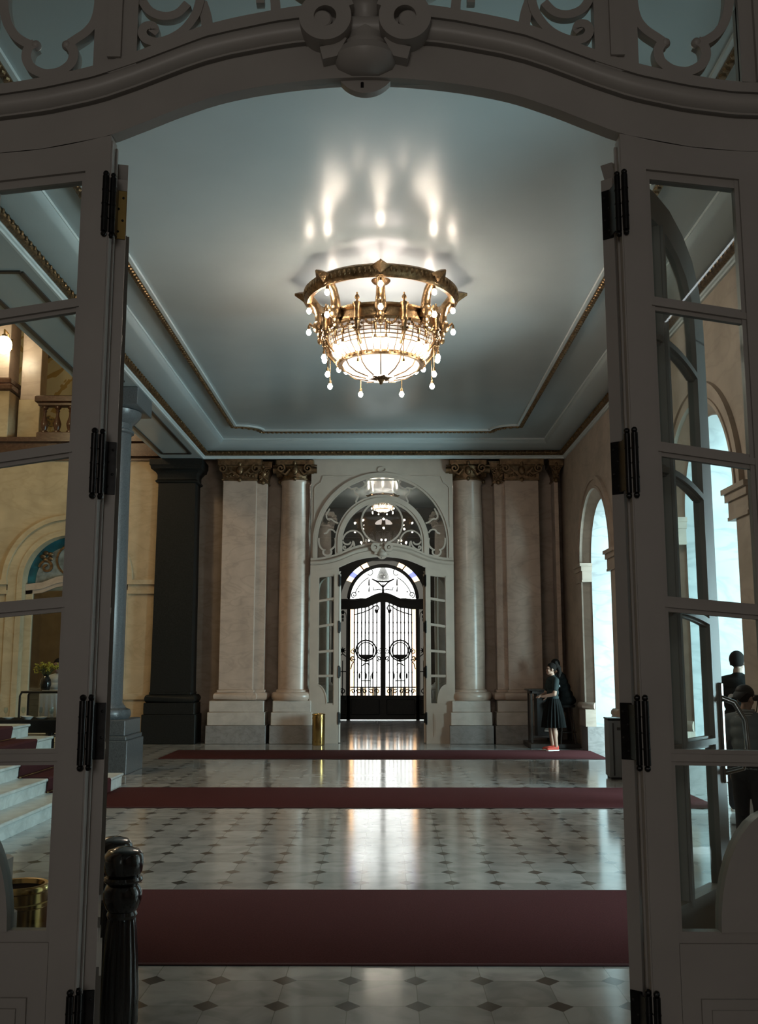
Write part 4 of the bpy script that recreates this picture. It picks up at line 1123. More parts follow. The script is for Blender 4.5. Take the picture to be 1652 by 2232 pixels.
# two leaves
for s in (-1, 1):
    b = MB()
    def hb(x): return interp(HB, x)
    for x in (0.185, 0.30, 0.42, 0.53, 0.64, 0.76, 0.855):
        b.box(s*x-0.017, s*x+0.017, -0.015, 0.015, zk, hb(x)+0.02)
        for zf in (1.38, 2.55, 2.85): b.ball((s*x, 0, zf), (0.026, 0.02, 0.04), 6, 4)
    lf = b.build('gate_leaf', 'iron', gate)
    b = MB(); cx, cz = s*0.505, gp(530, 1100)[1]
    for r_, w_ in ((0.30, 0.042), (0.235, 0.03)): b.bar(arc(cx, cz, r_, 0, 2*PI, 40)[:-1], w_, -0.03, 0.03, closed=True)
    for k in range(20):
        a = 2*PI*k/20; b.ball((cx+0.305*math.cos(a), -0.02, cz+0.305*math.sin(a)), 0.022, 6, 4)
    b.prism(arc(cx, cz, 0.27, PI*1.15, PI*1.85, 16), -0.02, 0.02)
    b.ball((cx, -0.02, cz-0.30), (0.06, 0.03, 0.04), 8, 6)
    b.build('ring_ornament', 'iron', lf)
    b = MB()
    P = [(0.855, hb(0.855)-0.16), (0.6, hb(0.6)-0.13), (0.4, hb(0.4)-0.10), (0.25, hb(0.25)-0.06), (0.16, hb(0.16)-0.08), (0.12, hb(0.12)-0.17), (0.17, hb(0.17)-0.24), (0.24, hb(0.24)-0.20), (0.22, hb(0.22)-0.14)]
    b.bar([(s*x, z) for x, z in P], 0.032, -0.02, 0.02)
    b.ball((s*0.19, 0, hb(0.19)-0.24), (0.05, 0.02, 0.06), 8, 6)
    zz = gp(780, 1660)[1]
    b.bar([(s*0.08, zz), (s*0.97, zz)], 0.032, -0.02, 0.02)
    for x in (0.18, 0.36, 0.55, 0.72, 0.88):
        b.bar([(s*p[0], p[1]) for p in spiral(x, (zz+zk)/2, 0.075, 0.02, 0, 1.2, 20)], 0.026, -0.02, 0.02)
    for x0 in (0.12, 0.90):
        b.bar([(s*p[0], p[1]) for p in spiral(x0, cz-0.02, 0.09, 0.02, PI/2, 1.4, 20)], 0.024, -0.02, 0.02)
        b.bar([(s*p[0], p[1]) for p in spiral(x0, cz-0.24, 0.075, 0.02, -PI/2, 1.4, 20)], 0.032, -0.02, 0.02)
    b.bar([(s*0.82, cz-0.26), (s*0.92, cz-0.40), (s*0.96, cz-0.55)], 0.028, -0.02, 0.02)
    zu = gp(530, 1560)[1]
    b.bar([(s*0.37, zz), (s*0.37, zu+0.16)], 0.02, -0.02, 0.02); b.bar([(s*0.64, zz), (s*0.64, zu+0.16)], 0.02, -0.02, 0.02); b.bar([(s*0.37, zu), (s*0.64, zu)], 0.032, -0.02, 0.02)
    for x in (0.32, 0.505, 0.70): b.ball((s*x, 0, zu+0.14), (0.03, 0.02, 0.09), 8, 6)
    b.bar([(s*0.40, cz-0.44), (s*0.46, cz-0.38), (s*0.56, cz-0.40), (s*0.62, cz-0.46)], 0.035, -0.02, 0.02)
    b.build('scrollwork', 'iron', lf)
    # glazing of the leaf
    g = MB().band([(s*x, interp(HB, x)+0.01) for x in (0.07, 0.2, 0.35, 0.5, 0.7, 0.845)], [(s*x, zz+0.0) for x in (0.07, 0.2, 0.35, 0.5, 0.7, 0.845)], 0.03, 0.034)
    g.build('pane', 'opal', lf, smooth=0)
    MB().box(min(s*0.845, s*0.98), max(s*0.845, s*0.98), 0.03, 0.034, zz, zbar0+0.02).build('border_pane', 'amber', lf, smooth=0)
    for j in range(9):
        x0 = 0.08+j*0.1
        MB().box(min(s*x0, s*(x0+0.1)), max(s*x0, s*(x0+0.1)), 0.03, 0.034, zk, zz).build('border_pane', ('amber', 'opal', 'amber', 'smoke')[(j*3) % 4], lf, smooth=0)
    # side lights
    b = MB(); x0, x1, xm = 1.09, 1.31, 1.20
    zt2 = zbar0
    b.bar([(s*x0, zk), (s*x0, zt2-0.28), (s*(x0+0.02), zt2-0.12), (s*xm, zt2-0.03), (s*(x1-0.02), zt2-0.12), (s*x1, zt2-0.28), (s*x1, zk)], 0.02, -0.02, 0.02)
    zs_ = cz
    for k in range(8):
        a = 2*PI*k/8; b.bar([(s*xm, zs_), (s*xm+0.11*math.cos(a), zs_+0.11*math.sin(a))], [0.06, 0.008], -0.025, 0.025)
    for k, z in enumerate((zt2-0.1, zt2-0.22, zt2-0.32)): b.ball((s*xm, 0, z), (0.045-0.01*k, 0.02, 0.05), 8, 6)
    b.bar([(s*xm, zk), (s*xm, zs_-0.3)], 0.026, -0.02, 0.02); b.bar([(s*x0, zs_-0.62), (s*x1, zs_-0.62)], 0.028, -0.02, 0.02)
    b.bar([(s*p[0], p[1]) for p in spiral(xm, zk+0.12, 0.09, 0.02, 0, 1.3, 20)], 0.028, -0.02, 0.02)
    b.bar([(s*x0, zs_-0.18), (s*xm, zs_-0.1), (s*x1, zs_-0.18)], 0.028, -0.02, 0.02)
    sl = b.build('side_grille', 'iron', gate)
    MB().box(min(s*1.07, s*1.33), max(s*1.07, s*1.33), 0.03, 0.034, zk, zbar0).build('pane', 'smoke', sl, smooth=0)
# lunette panes
g = MB().band(arc(0, zi, RI-0.04, PI, 0, 40), [(x, min(zi, interp(HT, x)) if False else min(interp(HT, x)-0.02, zi+math.sqrt(max(0, (RI-0.04)**2-x*x)))) for x, _ in arc(0, zi, RI-0.04, PI, 0, 40)], 0.03, 0.034)
g.build('lunette_pane', 'opal', gate, smooth=0)
for s in (-1, 1):
    A_, B_ = arc(0, zo, RO-0.04, PI*0.5, 0, 24), arc(0, zi, RI+0.04, PI*0.5, 0, 24)
    for i0, i1, m in ((0, 6, 'smoke'), (6, 9, 'amber'), (9, 12, 'opal'), (12, 14, 'blueglass'), (14, 16, 'amber'), (16, 25, 'smoke')):
        i1 = min(i1+1, 25)
        MB().band([(s*x, z) for x, z in A_[i0:i1]], [(s*x, z) for x, z in B_[i0:i1]], 0.03, 0.034).build('border_pane', m, gate, smooth=0)
    MB().box(min(s*1.06, s*1.32), max(s*1.06, s*1.32), 0.03, 0.034, zbar1-0.02, max(zo, zi)).build('border_pane', 'smoke', gate, smooth=0)

# ------------------------------------------------------------------ brass bins, metal bin, stanchion posts
def brass_bin(x, y, label):
    r = thing('brass_bin', label, 'bin', (x, y, 0), 0, None)
    MB().lathe([(0, 0.0), (0.125, 0.0), (0.13, 0.012), (0.13, 0.60), (0.122, 0.60), (0.122, 0.03), (0, 0.03)], n=40).build('body', 'brass', r)
    MB().lathe([(0.118, 0.60), (0.128, 0.595), (0.138, 0.605), (0.138, 0.62), (0.128, 0.632), (0.112, 0.63), (0.106, 0.61), (0.118, 0.60)], n=40, cap=False).lathe([(0.132, 0.53), (0.137, 0.535), (0.137, 0.55), (0.132, 0.555)], n=40, cap=False).build('rim', 'brass', r)
    return r
brass_bin(-1.30, YF-0.28, 'polished brass cylinder bin beside the far doorway')
brass_bin(-1.655, 4.88, 'brass bin behind the near left sidelight, only its rim catching light')

p = at(1330, 1700, Z=0)
root = thing('waste_bin', 'grey rectangular metal bin with a slot, beside the arch', 'bin', (p.x, p.y, 0), math.radians(-4))
MB().bbox(0.0, 0.50, 0.0, 0.42, 0.03, 0.84, 0.008).build('body', 'greybox', root)
MB().box(0.02, 0.48, 0.02, 0.40, 0, 0.03).build('base', 'black', root)
MB().bbox(-0.008, 0.508, -0.008, 0.428, 0.84, 0.865, 0.006).build('lid', 'hinge', root)
MB().bbox(0.12, 0.30, -0.006, 0.004, 0.70, 0.74, 0.002).build('slot', 'black', root)
MB().bbox(0.055, 0.075, -0.006, 0.004, 0.06, 0.80, 0.002).build('door_gap', 'black', root)

def post(px, py, y, label):
    q = at(px, py, Y=y)
    r = thing('wooden_post', label, 'post', (q.x, y, 0)); r.scale = (1.06, 1.06, q.z/0.93)
    MB().lathe([(0, 0), (0.105, 0), (0.105, 0.03), (0.098, 0.05), (0.085, 0.075), (0.088, 0.10), (0.078, 0.12), (0.066, 0.135), (0, 0.135)], n=36).build('base', 'lacquer', r)
    b = MB(); rings = []
    for z, rad in ((0.13, 0.066), (0.16, 0.078), (0.30, 0.077), (0.45, 0.070), (0.58, 0.060), (0.62, 0.056)):
        rings.append([((rad - 0.005*(1 if j % 4 == 0 else 0))*math.cos(2*PI*j/48), (rad - 0.005*(1 if j % 4 == 0 else 0))*math.sin(2*PI*j/48), z) for j in range(48)])
    b.loft(rings); b.build('fluted_shaft', 'lacquer', r)
    MB().lathe([(0, 0.615), (0.056, 0.615), (0.062, 0.63), (0.056, 0.645), (0.066, 0.66), (0.077, 0.695), (0.078, 0.73), (0.068, 0.758), (0.062, 0.765), (0.076, 0.775), (0.080, 0.785), (0.076, 0.797), (0.066, 0.802), (0.076, 0.82), (0.081, 0.86), (0.078, 0.895), (0.062, 0.916), (0.048, 0.92), (0.03, 0.928), (0, 0.93)], n=40).build('turned_head', 'lacquer', r)
    return r
post(271, 1845, 4.48, 'black turned wooden post standing in front of its twin')
post(249, 1823, 4.75, 'black turned wooden post half hidden behind its twin')

# ------------------------------------------------------------------ lectern corner
p = at(1149, 1632, Z=0)
LX, LYY = p.x+0.12, p.y+0.25
root = thing('platform', 'low dark wooden platform under the lectern', 'platform', (LX, LYY, 0))
MB().bbox(-0.05, XR-0.05-LX, -0.2, 0.92, 0, 0.09, 0.01).build('deck', 'darkwood', root)
root = thing('lectern', 'tall dark wooden lectern against the right-hand pilaster', 'lectern', (LX, LYY, 0.09))
b = MB()
for x in (0.0, 0.38):
    for y in (0.0, 0.40): b.bbox(x, x+0.04, y, y+0.04, 0, 1.02, 0.004).build('leg', 'darkwood', root); b = MB()
MB().bbox(0.13, 0.40, 0.03, 0.41, 0.12, 1.0, 0.006).build('cabinet', 'black', root)
MB().bbox(-0.05, 0.47, -0.05, 0.50, 1.02, 1.05, 0.008).bbox(0.0, 0.42, 0.0, 0.44, 0.96, 1.02, 0.005).build('top', 'darkwood', root)
MB().bbox(0.0, 0.42, 0.01, 0.03, 0.10, 0.14, 0.003).build('rail', 'darkwood', root)

# ------------------------------------------------------------------ people
def organic(b, name, m, parent, voxel=0.009, smooth_it=4):
    o = b.build(name, m, parent, smooth=0)
    r = o.modifiers.new('r', 'REMESH'); r.mode = 'VOXEL'; r.voxel_size = voxel; r.use_smooth_shade = True
    s = o.modifiers.new('s', 'SMOOTH'); s.factor = 0.5; s.iterations = smooth_it
    dg = bpy.context.evaluated_depsgraph_get(); dg.update()
    me = bpy.data.meshes.new_from_object(o.evaluated_get(dg))
    o.modifiers.clear()
    old = o.data; o.data = me; bpy.data.meshes.remove(old); me.name = name
    if not me.materials: me.materials.append(MT[m])
    me.shade_smooth()
    return o

def hand(b, wrist, direction, palm_n, s=1.0, curl=0.5, side=1):
    """palm + four bent fingers + thumb leaving the side of the palm"""
    d = Vector(direction).normalized(); n = Vector(palm_n); n = (n - d*n.dot(d)).normalized(); w = d.cross(n)*side
    wp = Vector(wrist)
    c = wp + d*0.045*s
    for k in (-1, 0, 1): b.capsule(wp + w*0.012*k*s, wp + d*0.085*s + w*0.024*k*s, 0.016*s, 0.014*s, 8)
    for k, L_ in zip((-1.5, -0.5, 0.5, 1.5), (0.068, 0.078, 0.073, 0.056)):
        p0 = wp + d*0.088*s + w*0.018*k*s; dd = d
        for seg, fr in ((0, 0.45), (1, 0.32), (2, 0.23)):
            ang = curl*(0.5+0.5*seg)
            dd = (d*math.cos(ang) + n*math.sin(ang)).normalized()
            p1 = p0 + dd*L_*fr*s
            b.capsule(p0, p1, 0.0095*s, 0.0085*s, 7); p0 = p1
    t0 = wp + d*0.030*s - w*0.026*s
    t1 = t0 + (d*0.7 - w*0.7 + n*0.2).normalized()*0.038*s
    t2 = t1 + (d*0.9 - w*0.2 + n*0.35).normalized()*0.030*s
    b.capsule(t0, t1, 0.014*s, 0.011*s, 8); b.capsule(t1, t2, 0.0105*s, 0.009*s, 8)

def head(b, c, k=1.0, face=(0, -1, 0), up=(0, 0, 1)):
    """head centred at c, facing `face`; returns a frame for hair, eyes, lips"""
    f = Vector(face).normalized(); u = Vector(up); u = (u - f*u.dot(f)).normalized(); r = f.cross(u)
    M = Matrix((r, f, u)).transposed().to_4x4(); M.translation = Vector(c)
    h = MB()
    h.ball((0, -0.012, 0.025), (0.075*k, 0.092*k, 0.092*k), 20, 14)
    h.ball((0, 0.028, -0.035), (0.057*k, 0.064*k, 0.075*k), 18, 12)
    h.ball((0, 0.060, -0.082), (0.026*k, 0.026*k, 0.022*k), 12, 8)
    h.capsule((0, 0.083*k, 0.012), (0, 0.102*k, -0.022), 0.008*k, 0.0125*k, 8)
    for s in (-1, 1):
        h.ball((s*0.076*k, -0.01, -0.01), (0.012, 0.022, 0.034), 10, 8)
        h.ball((s*0.035*k, 0.068*k, -0.02), (0.022, 0.02, 0.022), 10, 8)
        h.ball((s*0.033*k, 0.070*k, 0.032), (0.026, 0.018, 0.010), 10, 8)
    h.ball((0, 0.082*k, -0.055), (0.022, 0.012, 0.008), 10, 6); h.ball((0, 0.080*k, -0.068), (0.019, 0.013, 0.008), 10, 6)
    b.merge(h, M)
    return M

def face_details(M, parent, k=1.0):
    for s in (-1, 1):
        e = MB().ball((s*0.031*k, 0.079*k, 0.012), (0.011, 0.006, 0.006), 10, 6).xf(M); e.build('eye', 'eye', parent)
        e = MB().capsule((s*0.018*k, 0.086*k, 0.034), (s*0.047*k, 0.076*k, 0.035), 0.004, 0.003, 6).xf(M); e.build('eyebrow', 'hair', parent)
    MB().ball((0, 0.094*k, -0.061), (0.022, 0.006, 0.009), 12, 6).xf(M).build('mouth', 'lips', parent)

def shoe(root, p, d, m='black', sole='black', s=1.0):
    d = Vector((d[0], d[1], 0)).normalized()
    M = Matrix((Vector((d.y, -d.x, 0)), d, Vector((0, 0, 1)))).transposed().to_4x4(); M.translation = Vector((p[0], p[1], 0)); 
    b = MB(); b.capsule((0, -0.05*s, 0.045*s), (0, 0.05*s, 0.045*s), 0.042*s, 0.040*s, 12); b.capsule((0, 0.05*s, 0.04*s), (0, 0.155*s, 0.032*s), 0.042*s, 0.033*s, 12); b.ball((0, -0.045*s, 0.075*s), (0.042*s, 0.046*s, 0.045*s), 12, 8)
    b.v = [(x, y, max(z, 0.012)) for x, y, z in b.v]
    b.xf(M)
    o = organic(b, 'shoe', m, root, 0.009, 3)
    q = MB(); rings = []
    outl = [(0.0, -0.10), (0.032, -0.085), (0.043, -0.04), (0.040, 0.03), (0.050, 0.10), (0.040, 0.165), (0.0, 0.195), (-0.040, 0.165), (-0.048, 0.10), (-0.038, 0.03), (-0.042, -0.04), (-0.032, -0.085)]
    q.loft([[(x*s, y*s, z) for x, y in outl] for z in (0.0, 0.022)]); q.xf(M); q.build('sole', sole, o)
    return o

def standing(loc, heading, label, hgt, shirt, trousers, skin, sleeves=True, long_trousers=True, arms=None, face=None, stride=0.0, thick=1.0, shoes=('black', 'black')):
    """upright figure; local frame faces +y, heading rotates about z"""
    k = hgt/1.74
    root = thing('person', label, 'person', loc, heading)
    S = lambda x, y, z: (x*k, y*k, z*k)
    b = MB()
    hips = 0.92
    sh = 0.185*thick
    # torso
    for z, rx, ry in ((0.95, 0.150, 0.105), (1.05, 0.140, 0.098), (1.16, 0.140, 0.100), (1.28, 0.155, 0.108), (1.38, 0.158, 0.098)):
        b.ball(S(0, 0, z), (rx*k*thick, ry*k*thick, 0.10*k), 20, 10)
    b.capsule(S(0, -0.01, 1.42), S(0, 0.012, 1.54), 0.058*k, 0.052*k)
    for s in (-1, 1): b.capsule(S(s*0.05, -0.005, 1.44), S(s*sh, -0.005, 1.40), 0.055*k, 0.058*k)
    fdir = Vector(face or (0, 1, 0))
    M = head(b, S(0, 0.028, 1.63), k*0.98, fdir)
    legs = {}
    for s in (-1, 1):
        st = stride*s
        hip, knee, ank = S(s*0.088, 0, 0.90), S(s*0.095, 0.03+st*0.35, 0.49), S(s*0.095, -0.01+st, 0.085)
        b.capsule(hip, knee, 0.088*k*thick, 0.060*k); b.capsule(knee, ank, 0.058*k, 0.038*k)
        b.ball((ank[0], (ank[1]+knee[1])/2-0.012*k, ank[2]+0.25*k), (0.050*k, 0.050*k, 0.11*k), 12, 8)
        b.capsule((ank[0], ank[1]-0.01, 0.05*k), (ank[0], ank[1]+0.13*k, 0.035*k), 0.036*k, 0.028*k)
        legs[s] = (hip, knee, ank)
    AR_ = {}
    for s in (-1, 1):
        if arms and s in arms: el, wr, hd, pn, cu = arms[s]
        else: el, wr, hd, pn, cu = (s*(sh+0.055), -0.03, 1.13), (s*(sh+0.065), 0.035, 0.88), (0, 0.15, -1), (-s, 0, 0), 0.4
        shp = S(s*sh, -0.005, 1.395); el, wr = S(*el), S(*wr)
        b.capsule(shp, el, 0.050*k, 0.040*k); b.capsule(el, wr, 0.041*k, 0.027*k)
        hand(b, wr, hd, pn, 0.95*k, cu, s)
        AR_[s] = (shp, el, wr)
    body = organic(b, 'body', skin, root, 0.0085, 5)
    face_details(M, body, k*0.98)
    # shirt
    c = MB(); e = 0.014
    for z, rx, ry in ((0.90, 0.160, 0.115), (0.97, 0.158, 0.112), (1.05, 0.150, 0.106), (1.16, 0.148, 0.108), (1.28, 0.163, 0.116), (1.38, 0.166, 0.105)):
        c.ball(S(0, 0, z), ((rx+e)*k*thick, (ry+e)*k*thick, 0.10*k), 20, 10)
    for s in (-1, 1):
        c.capsule(S(s*0.05, -0.005, 1.44), S(s*sh, -0.005, 1.40), 0.062*k, 0.068*k)
        shp, el, wr = AR_[s]
        t = 0.62 if sleeves else 0.2
        mid = tuple(Vector(shp)*(1-t) + Vector(el)*t)
        c.capsule(shp, mid, 0.068*k, 0.062*k)
    c.capsule(S(0, -0.01, 1.44), S(0, -0.002, 1.475), 0.072*k, 0.064*k)
    organic(c, 'shirt', shirt, root, 0.012, 4)
    # trousers
    if long_trousers:
        c = MB()
        c.ball(S(0, -0.005, 0.93), (0.168*k*thick, 0.122*k*thick, 0.11*k), 18, 10); c.ball(S(0, -0.03, 0.87), (0.155*k*thick, 0.105*k*thick, 0.10*k), 18, 10)
        for s in (-1, 1):
            hip, knee, ank = legs[s]
            c.capsule(hip, knee, 0.102*k*thick, 0.078*k); c.capsule(knee, (ank[0], ank[1], 0.08*k), 0.077*k, 0.062*k)
        organic(c, 'trousers', trousers, root, 0.012, 4)
    for s in (-1, 1):
        hip, knee, ank = legs[s]
        shoe(root, (ank[0], ank[1]+0.035*k), (s*0.12, 1), shoes[0], shoes[1], k)
    return root, body, M, k

def hair_cap(M, parent, k, low=-0.02, m='hair', back=-0.03):
    h = MB()
    n0 = 0
    h.ball((0, -0.022, 0.035), (0.086*k, 0.100*k, 0.100*k), 20, 14)
    h.v = [(x, y if y < 0.062 else 0.062, z if not (y > 0.03 and z < 0.065) else 0.065) for x, y, z in h.v]
    h.v = [(x, y, max(z, low)) for x, y, z in h.v]
    h.xf(M)
    return organic(h, 'hair', m, parent, 0.010, 2)

# man at the middle arch, seen from behind
pm = at(1624, 1766, Z=0)
man, mb, mM, mk = standing((pm.x, pm.y, 0), math.radians(-25), 'person in a dark t-shirt walking out through the arch, seen from behind', 1.78, 'black_cloth', 'denim', 'skin_dark', face=(0.15, 1, 0), stride=0.10, thick=1.08, shoes=('black', 'rubber'))
hair_cap(mM, mb, mk, -0.05)
# boy in front of him
pb = at(1632, 1868, Z=0)
boy, bb_, bM, bk = standing((pb.x+0.04, pb.y, 0), math.radians(-35), 'person in a grey t-shirt and backward black cap, beside the folded door leaf', 1.44, 'grey_cloth', 'denim', 'skin', face=(0.35, 1, -0.25), thick=1.05, shoes=('black', 'rubber'))
hair_cap(bM, bb_, bk, -0.05)
h = MB()
h.ball((0, -0.02, 0.045), (0.094*bk, 0.112*bk, 0.090*bk), 20, 12); h.v = [(x, y, max(z, 0.03)) for x, y, z in h.v]
h.xf(bM); cap_ = organic(h, 'cap', 'black', boy, 0.010, 2)
h = MB(); rings = []
for i in range(9):
    t = i/8; rings.append([(0.078*bk*math.cos(PI*j/14)*(1-0.25*t), -0.09*bk - 0.11*bk*t - 0.015*math.sin(PI*j/14), (0.035 - 0.085*t + 0.02*math.sin(PI*j/14))) for j in range(15)])
h.loft(rings, cap=False, closed=False)
h.xf(bM); brim = h.build('brim', 'black', cap_); sm = brim.modifiers.new('thick', 'SOLIDIFY'); sm.thickness = 0.008
h = MB().lathe([(0, 0), (0.026, 0), (0.026, 0.004), (0, 0.004)], n=20).xf(bM @ Matrix.Translation((-0.03, -0.205*bk, -0.02)) @ Matrix.Rotation(math.radians(65), 4, 'X')); h.build('round_badge', 'greybox', brim)
st = mat('striped_cloth', (0.45, 0.43, 0.40), 0.8)
nt, p_ = nodes_of(st)
tc = nt.nodes.new('ShaderNodeTexCoord'); wv = nt.nodes.new('ShaderNodeTexWave'); wv.bands_direction = 'Z'; wv.inputs['Scale'].default_value = 22
rp = nt.nodes.new('ShaderNodeValToRGB'); rp.color_ramp.interpolation = 'CONSTANT'; rp.color_ramp.elements[0].color = (0.012, 0.012, 0.012, 1); rp.color_ramp.elements[1].position = 0.5; rp.color_ramp.elements[1].color = (0.5, 0.47, 0.43, 1)
nt.links.new(tc.outputs['Object'], wv.inputs['Vector']); nt.links.new(wv.outputs['Fac'], rp.inputs[0]); nt.links.new(rp.outputs[0], p_.inputs['Base Color'])
MT['stripe'] = st
h = MB().lathe([(0.070, 0), (0.078, 0.0), (0.080, 0.05), (0.072, 0.05), (0.070, 0)], n=24, cap=False, cx=0, cy=-0.01*bk, cz=1.455*bk, ry=1.05); h.build('striped_neckerchief', 'stripe', boy)
h = MB().bbox(-0.06, 0.06, 0.085, 0.12, -0.0, 0.055, 0.012); h.xf(bM); gg = h.build('goggles', 'black', boy)
h = MB().tube([(0.09, 0.05, 0.01), (0.10, 0.03, -0.10), (0.09, 0.0, -0.17)], 0.005, 6); h.xf(bM); h.build('strap', 'black', gg)

# woman leaning on the lectern, facing left
pw = at(1208, 1637, Z=0)
ha = math.radians(72)
W0 = (pw.x, pw.y, 0.012)
# local +y is her front; she faces -x, a little toward the viewer
arms = {-1: ((-0.25, 0.06, 1.13), (-0.10, 0.27, 1.08), (0.8, 0.5, 0.0), (0, 0, -1), 0.5),
        1: ((0.25, 0.06, 1.13), (0.07, 0.27, 1.08), (-0.8, 0.4, 0.0), (0, 0, -1), 0.5)}
wom, wb, wM, wk = standing(W0, ha + math.radians(30), 'person in dark t-shirt, black pleated skirt and red shoes leaning on the lectern', 1.63, 'green_cloth', 'black_cloth', 'skin', long_trousers=False, arms=arms, face=(0.1, 1, -0.05), thick=0.98, shoes=('red_canvas', 'rubber'))
hair_cap(wM, wb, wk, -0.04)
h = MB().ball((0.0, -0.12, 0.06), (0.045, 0.05, 0.05), 12, 8).ball((0.01, -0.155, 0.01), (0.05, 0.05, 0.06), 12, 8).ball((0.0, -0.165, -0.06), (0.045, 0.045, 0.06), 12, 8).ball((0, -0.15, -0.12), (0.035, 0.035, 0.05), 12, 8)
h.ball((0.0, -0.10, 0.115), (0.05, 0.045, 0.045), 12, 8)
h.xf(wM); organic(h, 'ponytail', 'hair', wb, 0.010, 1)
b = MB(); rings = []
for i, (z, rx, ry) in enumerate(((1.04, 0.158, 0.118), (0.98, 0.180, 0.140), (0.88, 0.205, 0.165), (0.75, 0.228, 0.192), (0.60, 0.246, 0.215), (0.46, 0.256, 0.228))):
    amp = 0.010*i/2
    rings.append([((rx+amp*math.cos(20*2*PI*j/120))*wk*math.cos(2*PI*j/120), (ry+amp*math.cos(20*2*PI*j/120))*wk*math.sin(2*PI*j/120), z*wk) for j in range(120)])
b.loft(rings); b.build('pleated_skirt', 'black_cloth', wom)
tm = MB().bbox(-0.05, 0.05, -0.142*wk, -0.128*wk, 1.27*wk, 1.315*wk, 0.002); tm.build('back_print', 'pale_cloth', wom)

# seated person behind her, on a stool
ps_ = Vector((pw.x+0.37, pw.y+0.66, 0.09))
root = thing('bar_stool', 'tall black stool under the seated person in the corner', 'stool', ps_)
MB().lathe([(0, 0.70), (0.17, 0.70), (0.18, 0.715), (0.18, 0.735), (0.165, 0.75), (0, 0.75)], n=28).build('seat', 'black', root)
for k in range(4):
    a = PI/4+k*PI/2
    MB().tube([(0.12*math.cos(a), 0.12*math.sin(a), 0.705), (0.21*math.cos(a), 0.21*math.sin(a), 0.0)], 0.016, 8).build('leg', 'darkwood', root)
MB().tube([(0.185*math.cos(2*PI*k/20), 0.185*math.sin(2*PI*k/20), 0.22) for k in range(20)], 0.010, 6, closed=True).build('footrest', 'darkwood', root)
root = thing('person', 'person in black sitting on the stool behind the woman in the corner', 'person', ps_, math.radians(60))
b = MB()
for p0, r_ in (((0, -0.02, 0.82), (0.17, 0.14, 0.11)), ((0, 0.0, 0.95), (0.15, 0.11, 0.11)), ((0, 0.04, 1.08), (0.15, 0.11, 0.12)), ((0, 0.09, 1.20), (0.16, 0.11, 0.12)), ((0, 0.12, 1.28), (0.16, 0.10, 0.09))): b.ball(p0, r_, 18, 10)
b.capsule((0, 0.13, 1.32), (0, 0.18, 1.43), 0.055, 0.05)
sM = head(b, (0, 0.22, 1.52), 0.97, (0, 1, -0.15))
for s in (-1, 1):
    b.capsule((s*0.05, 0.12, 1.34), (s*0.18, 0.12, 1.30), 0.055, 0.055)
    b.capsule((s*0.19, 0.12, 1.29), (s*0.23, 0.12, 1.03), 0.048, 0.04); b.capsule((s*0.23, 0.12, 1.03), (s*0.14, 0.30, 0.90), 0.04, 0.028)
    hand(b, (s*0.14, 0.30, 0.90), (-s*0.3, 1, -0.3), (0, 0, -1), 0.95, 0.5, s)
    b.capsule((s*0.09, 0.0, 0.82), (s*0.11, 0.36, 0.74), 0.085, 0.062); b.capsule((s*0.11, 0.36, 0.74), (s*0.09, 0.24, 0.34), 0.058, 0.038)
    b.capsule((s*0.09, 0.23, 0.28), (s*0.09, 0.37, 0.26), 0.034, 0.026)
sb = organic(b, 'body', 'skin', root, 0.0085, 5)
face_details(sM, sb, 0.97)
hair_cap(sM, sb, 0.97, -0.06)
c = MB()
for p0, r_ in (((0, -0.02, 0.84), (0.20, 0.17, 0.12)), ((0, 0.0, 0.95), (0.175, 0.135, 0.12)), ((0, 0.04, 1.08), (0.172, 0.13, 0.12)), ((0, 0.09, 1.20), (0.178, 0.13, 0.12)), ((0, 0.12, 1.28), (0.175, 0.115, 0.09))): c.ball(p0, r_, 18, 10)
for s in (-1, 1):
    c.capsule((s*0.05, 0.12, 1.34), (s*0.18, 0.12, 1.30), 0.062, 0.066); c.capsule((s*0.19, 0.12, 1.29), (s*0.23, 0.12, 1.03), 0.062, 0.055); c.capsule((s*0.23, 0.12, 1.03), (s*0.155, 0.27, 0.92), 0.054, 0.042)
organic(c, 'jacket', 'black_cloth', root, 0.012, 4)
c = MB()
c.ball((0, -0.03, 0.83), (0.19, 0.17, 0.10), 18, 10)
for s in (-1, 1): c.capsule((s*0.09, 0.0, 0.82), (s*0.11, 0.36, 0.74), 0.10, 0.078); c.capsule((s*0.11, 0.36, 0.74), (s*0.09, 0.24, 0.36), 0.075, 0.055)
organic(c, 'trousers', 'black_cloth', root, 0.012, 4)
for s in (-1, 1):
    q = shoe(root, (s*0.09, 0.26), (s*0.1, 1), 'grey_cloth', 'rubber', 0.92); q.location = (0, 0, 0.225)

# ------------------------------------------------------------------ stair hall furniture
stair = thing('marble_staircase', 'white marble steps rising to the left between the grey columns', 'staircase', (-3.52, 0, 0))
for k in range(5):
    x1 = -0.33*k; z1 = 0.165*(k+1)
    y0, y1 = 9.2, 14.0
    b = MB().box(-8.2, x1-0.03, y0, y1-0.03, 0.165*k, z1-0.03)
    b.tube([(x1-0.02, y0, z1-0.018), (x1-0.02, y1-0.02, z1-0.018), (-8.2, y1-0.02, z1-0.018)], 0.02, 10)
    b.box(-8.2, x1-0.02, y0, y1-0.02, z1-0.035, z1)
    b.box(-8.2, x1-0.028, y0, y1-0.028, z1-0.065, z1-0.035)
    b.build('step', 'white_marble', stair)
sr = thing('stair_carpet', 'dark red carpet climbing the marble steps', 'carpet', (-3.52, 0, 0))
b = MB(); P = [(0.0, 0.0)]
for k in range(5):
    x1 = -0.33*k; z1 = 0.165*(k+1)
    P += [(x1+0.002, z1-0.01), (x1-0.01, z1+0.006)]
    if k < 4: P += [(x1-0.33-0.022, z1+0.006)]
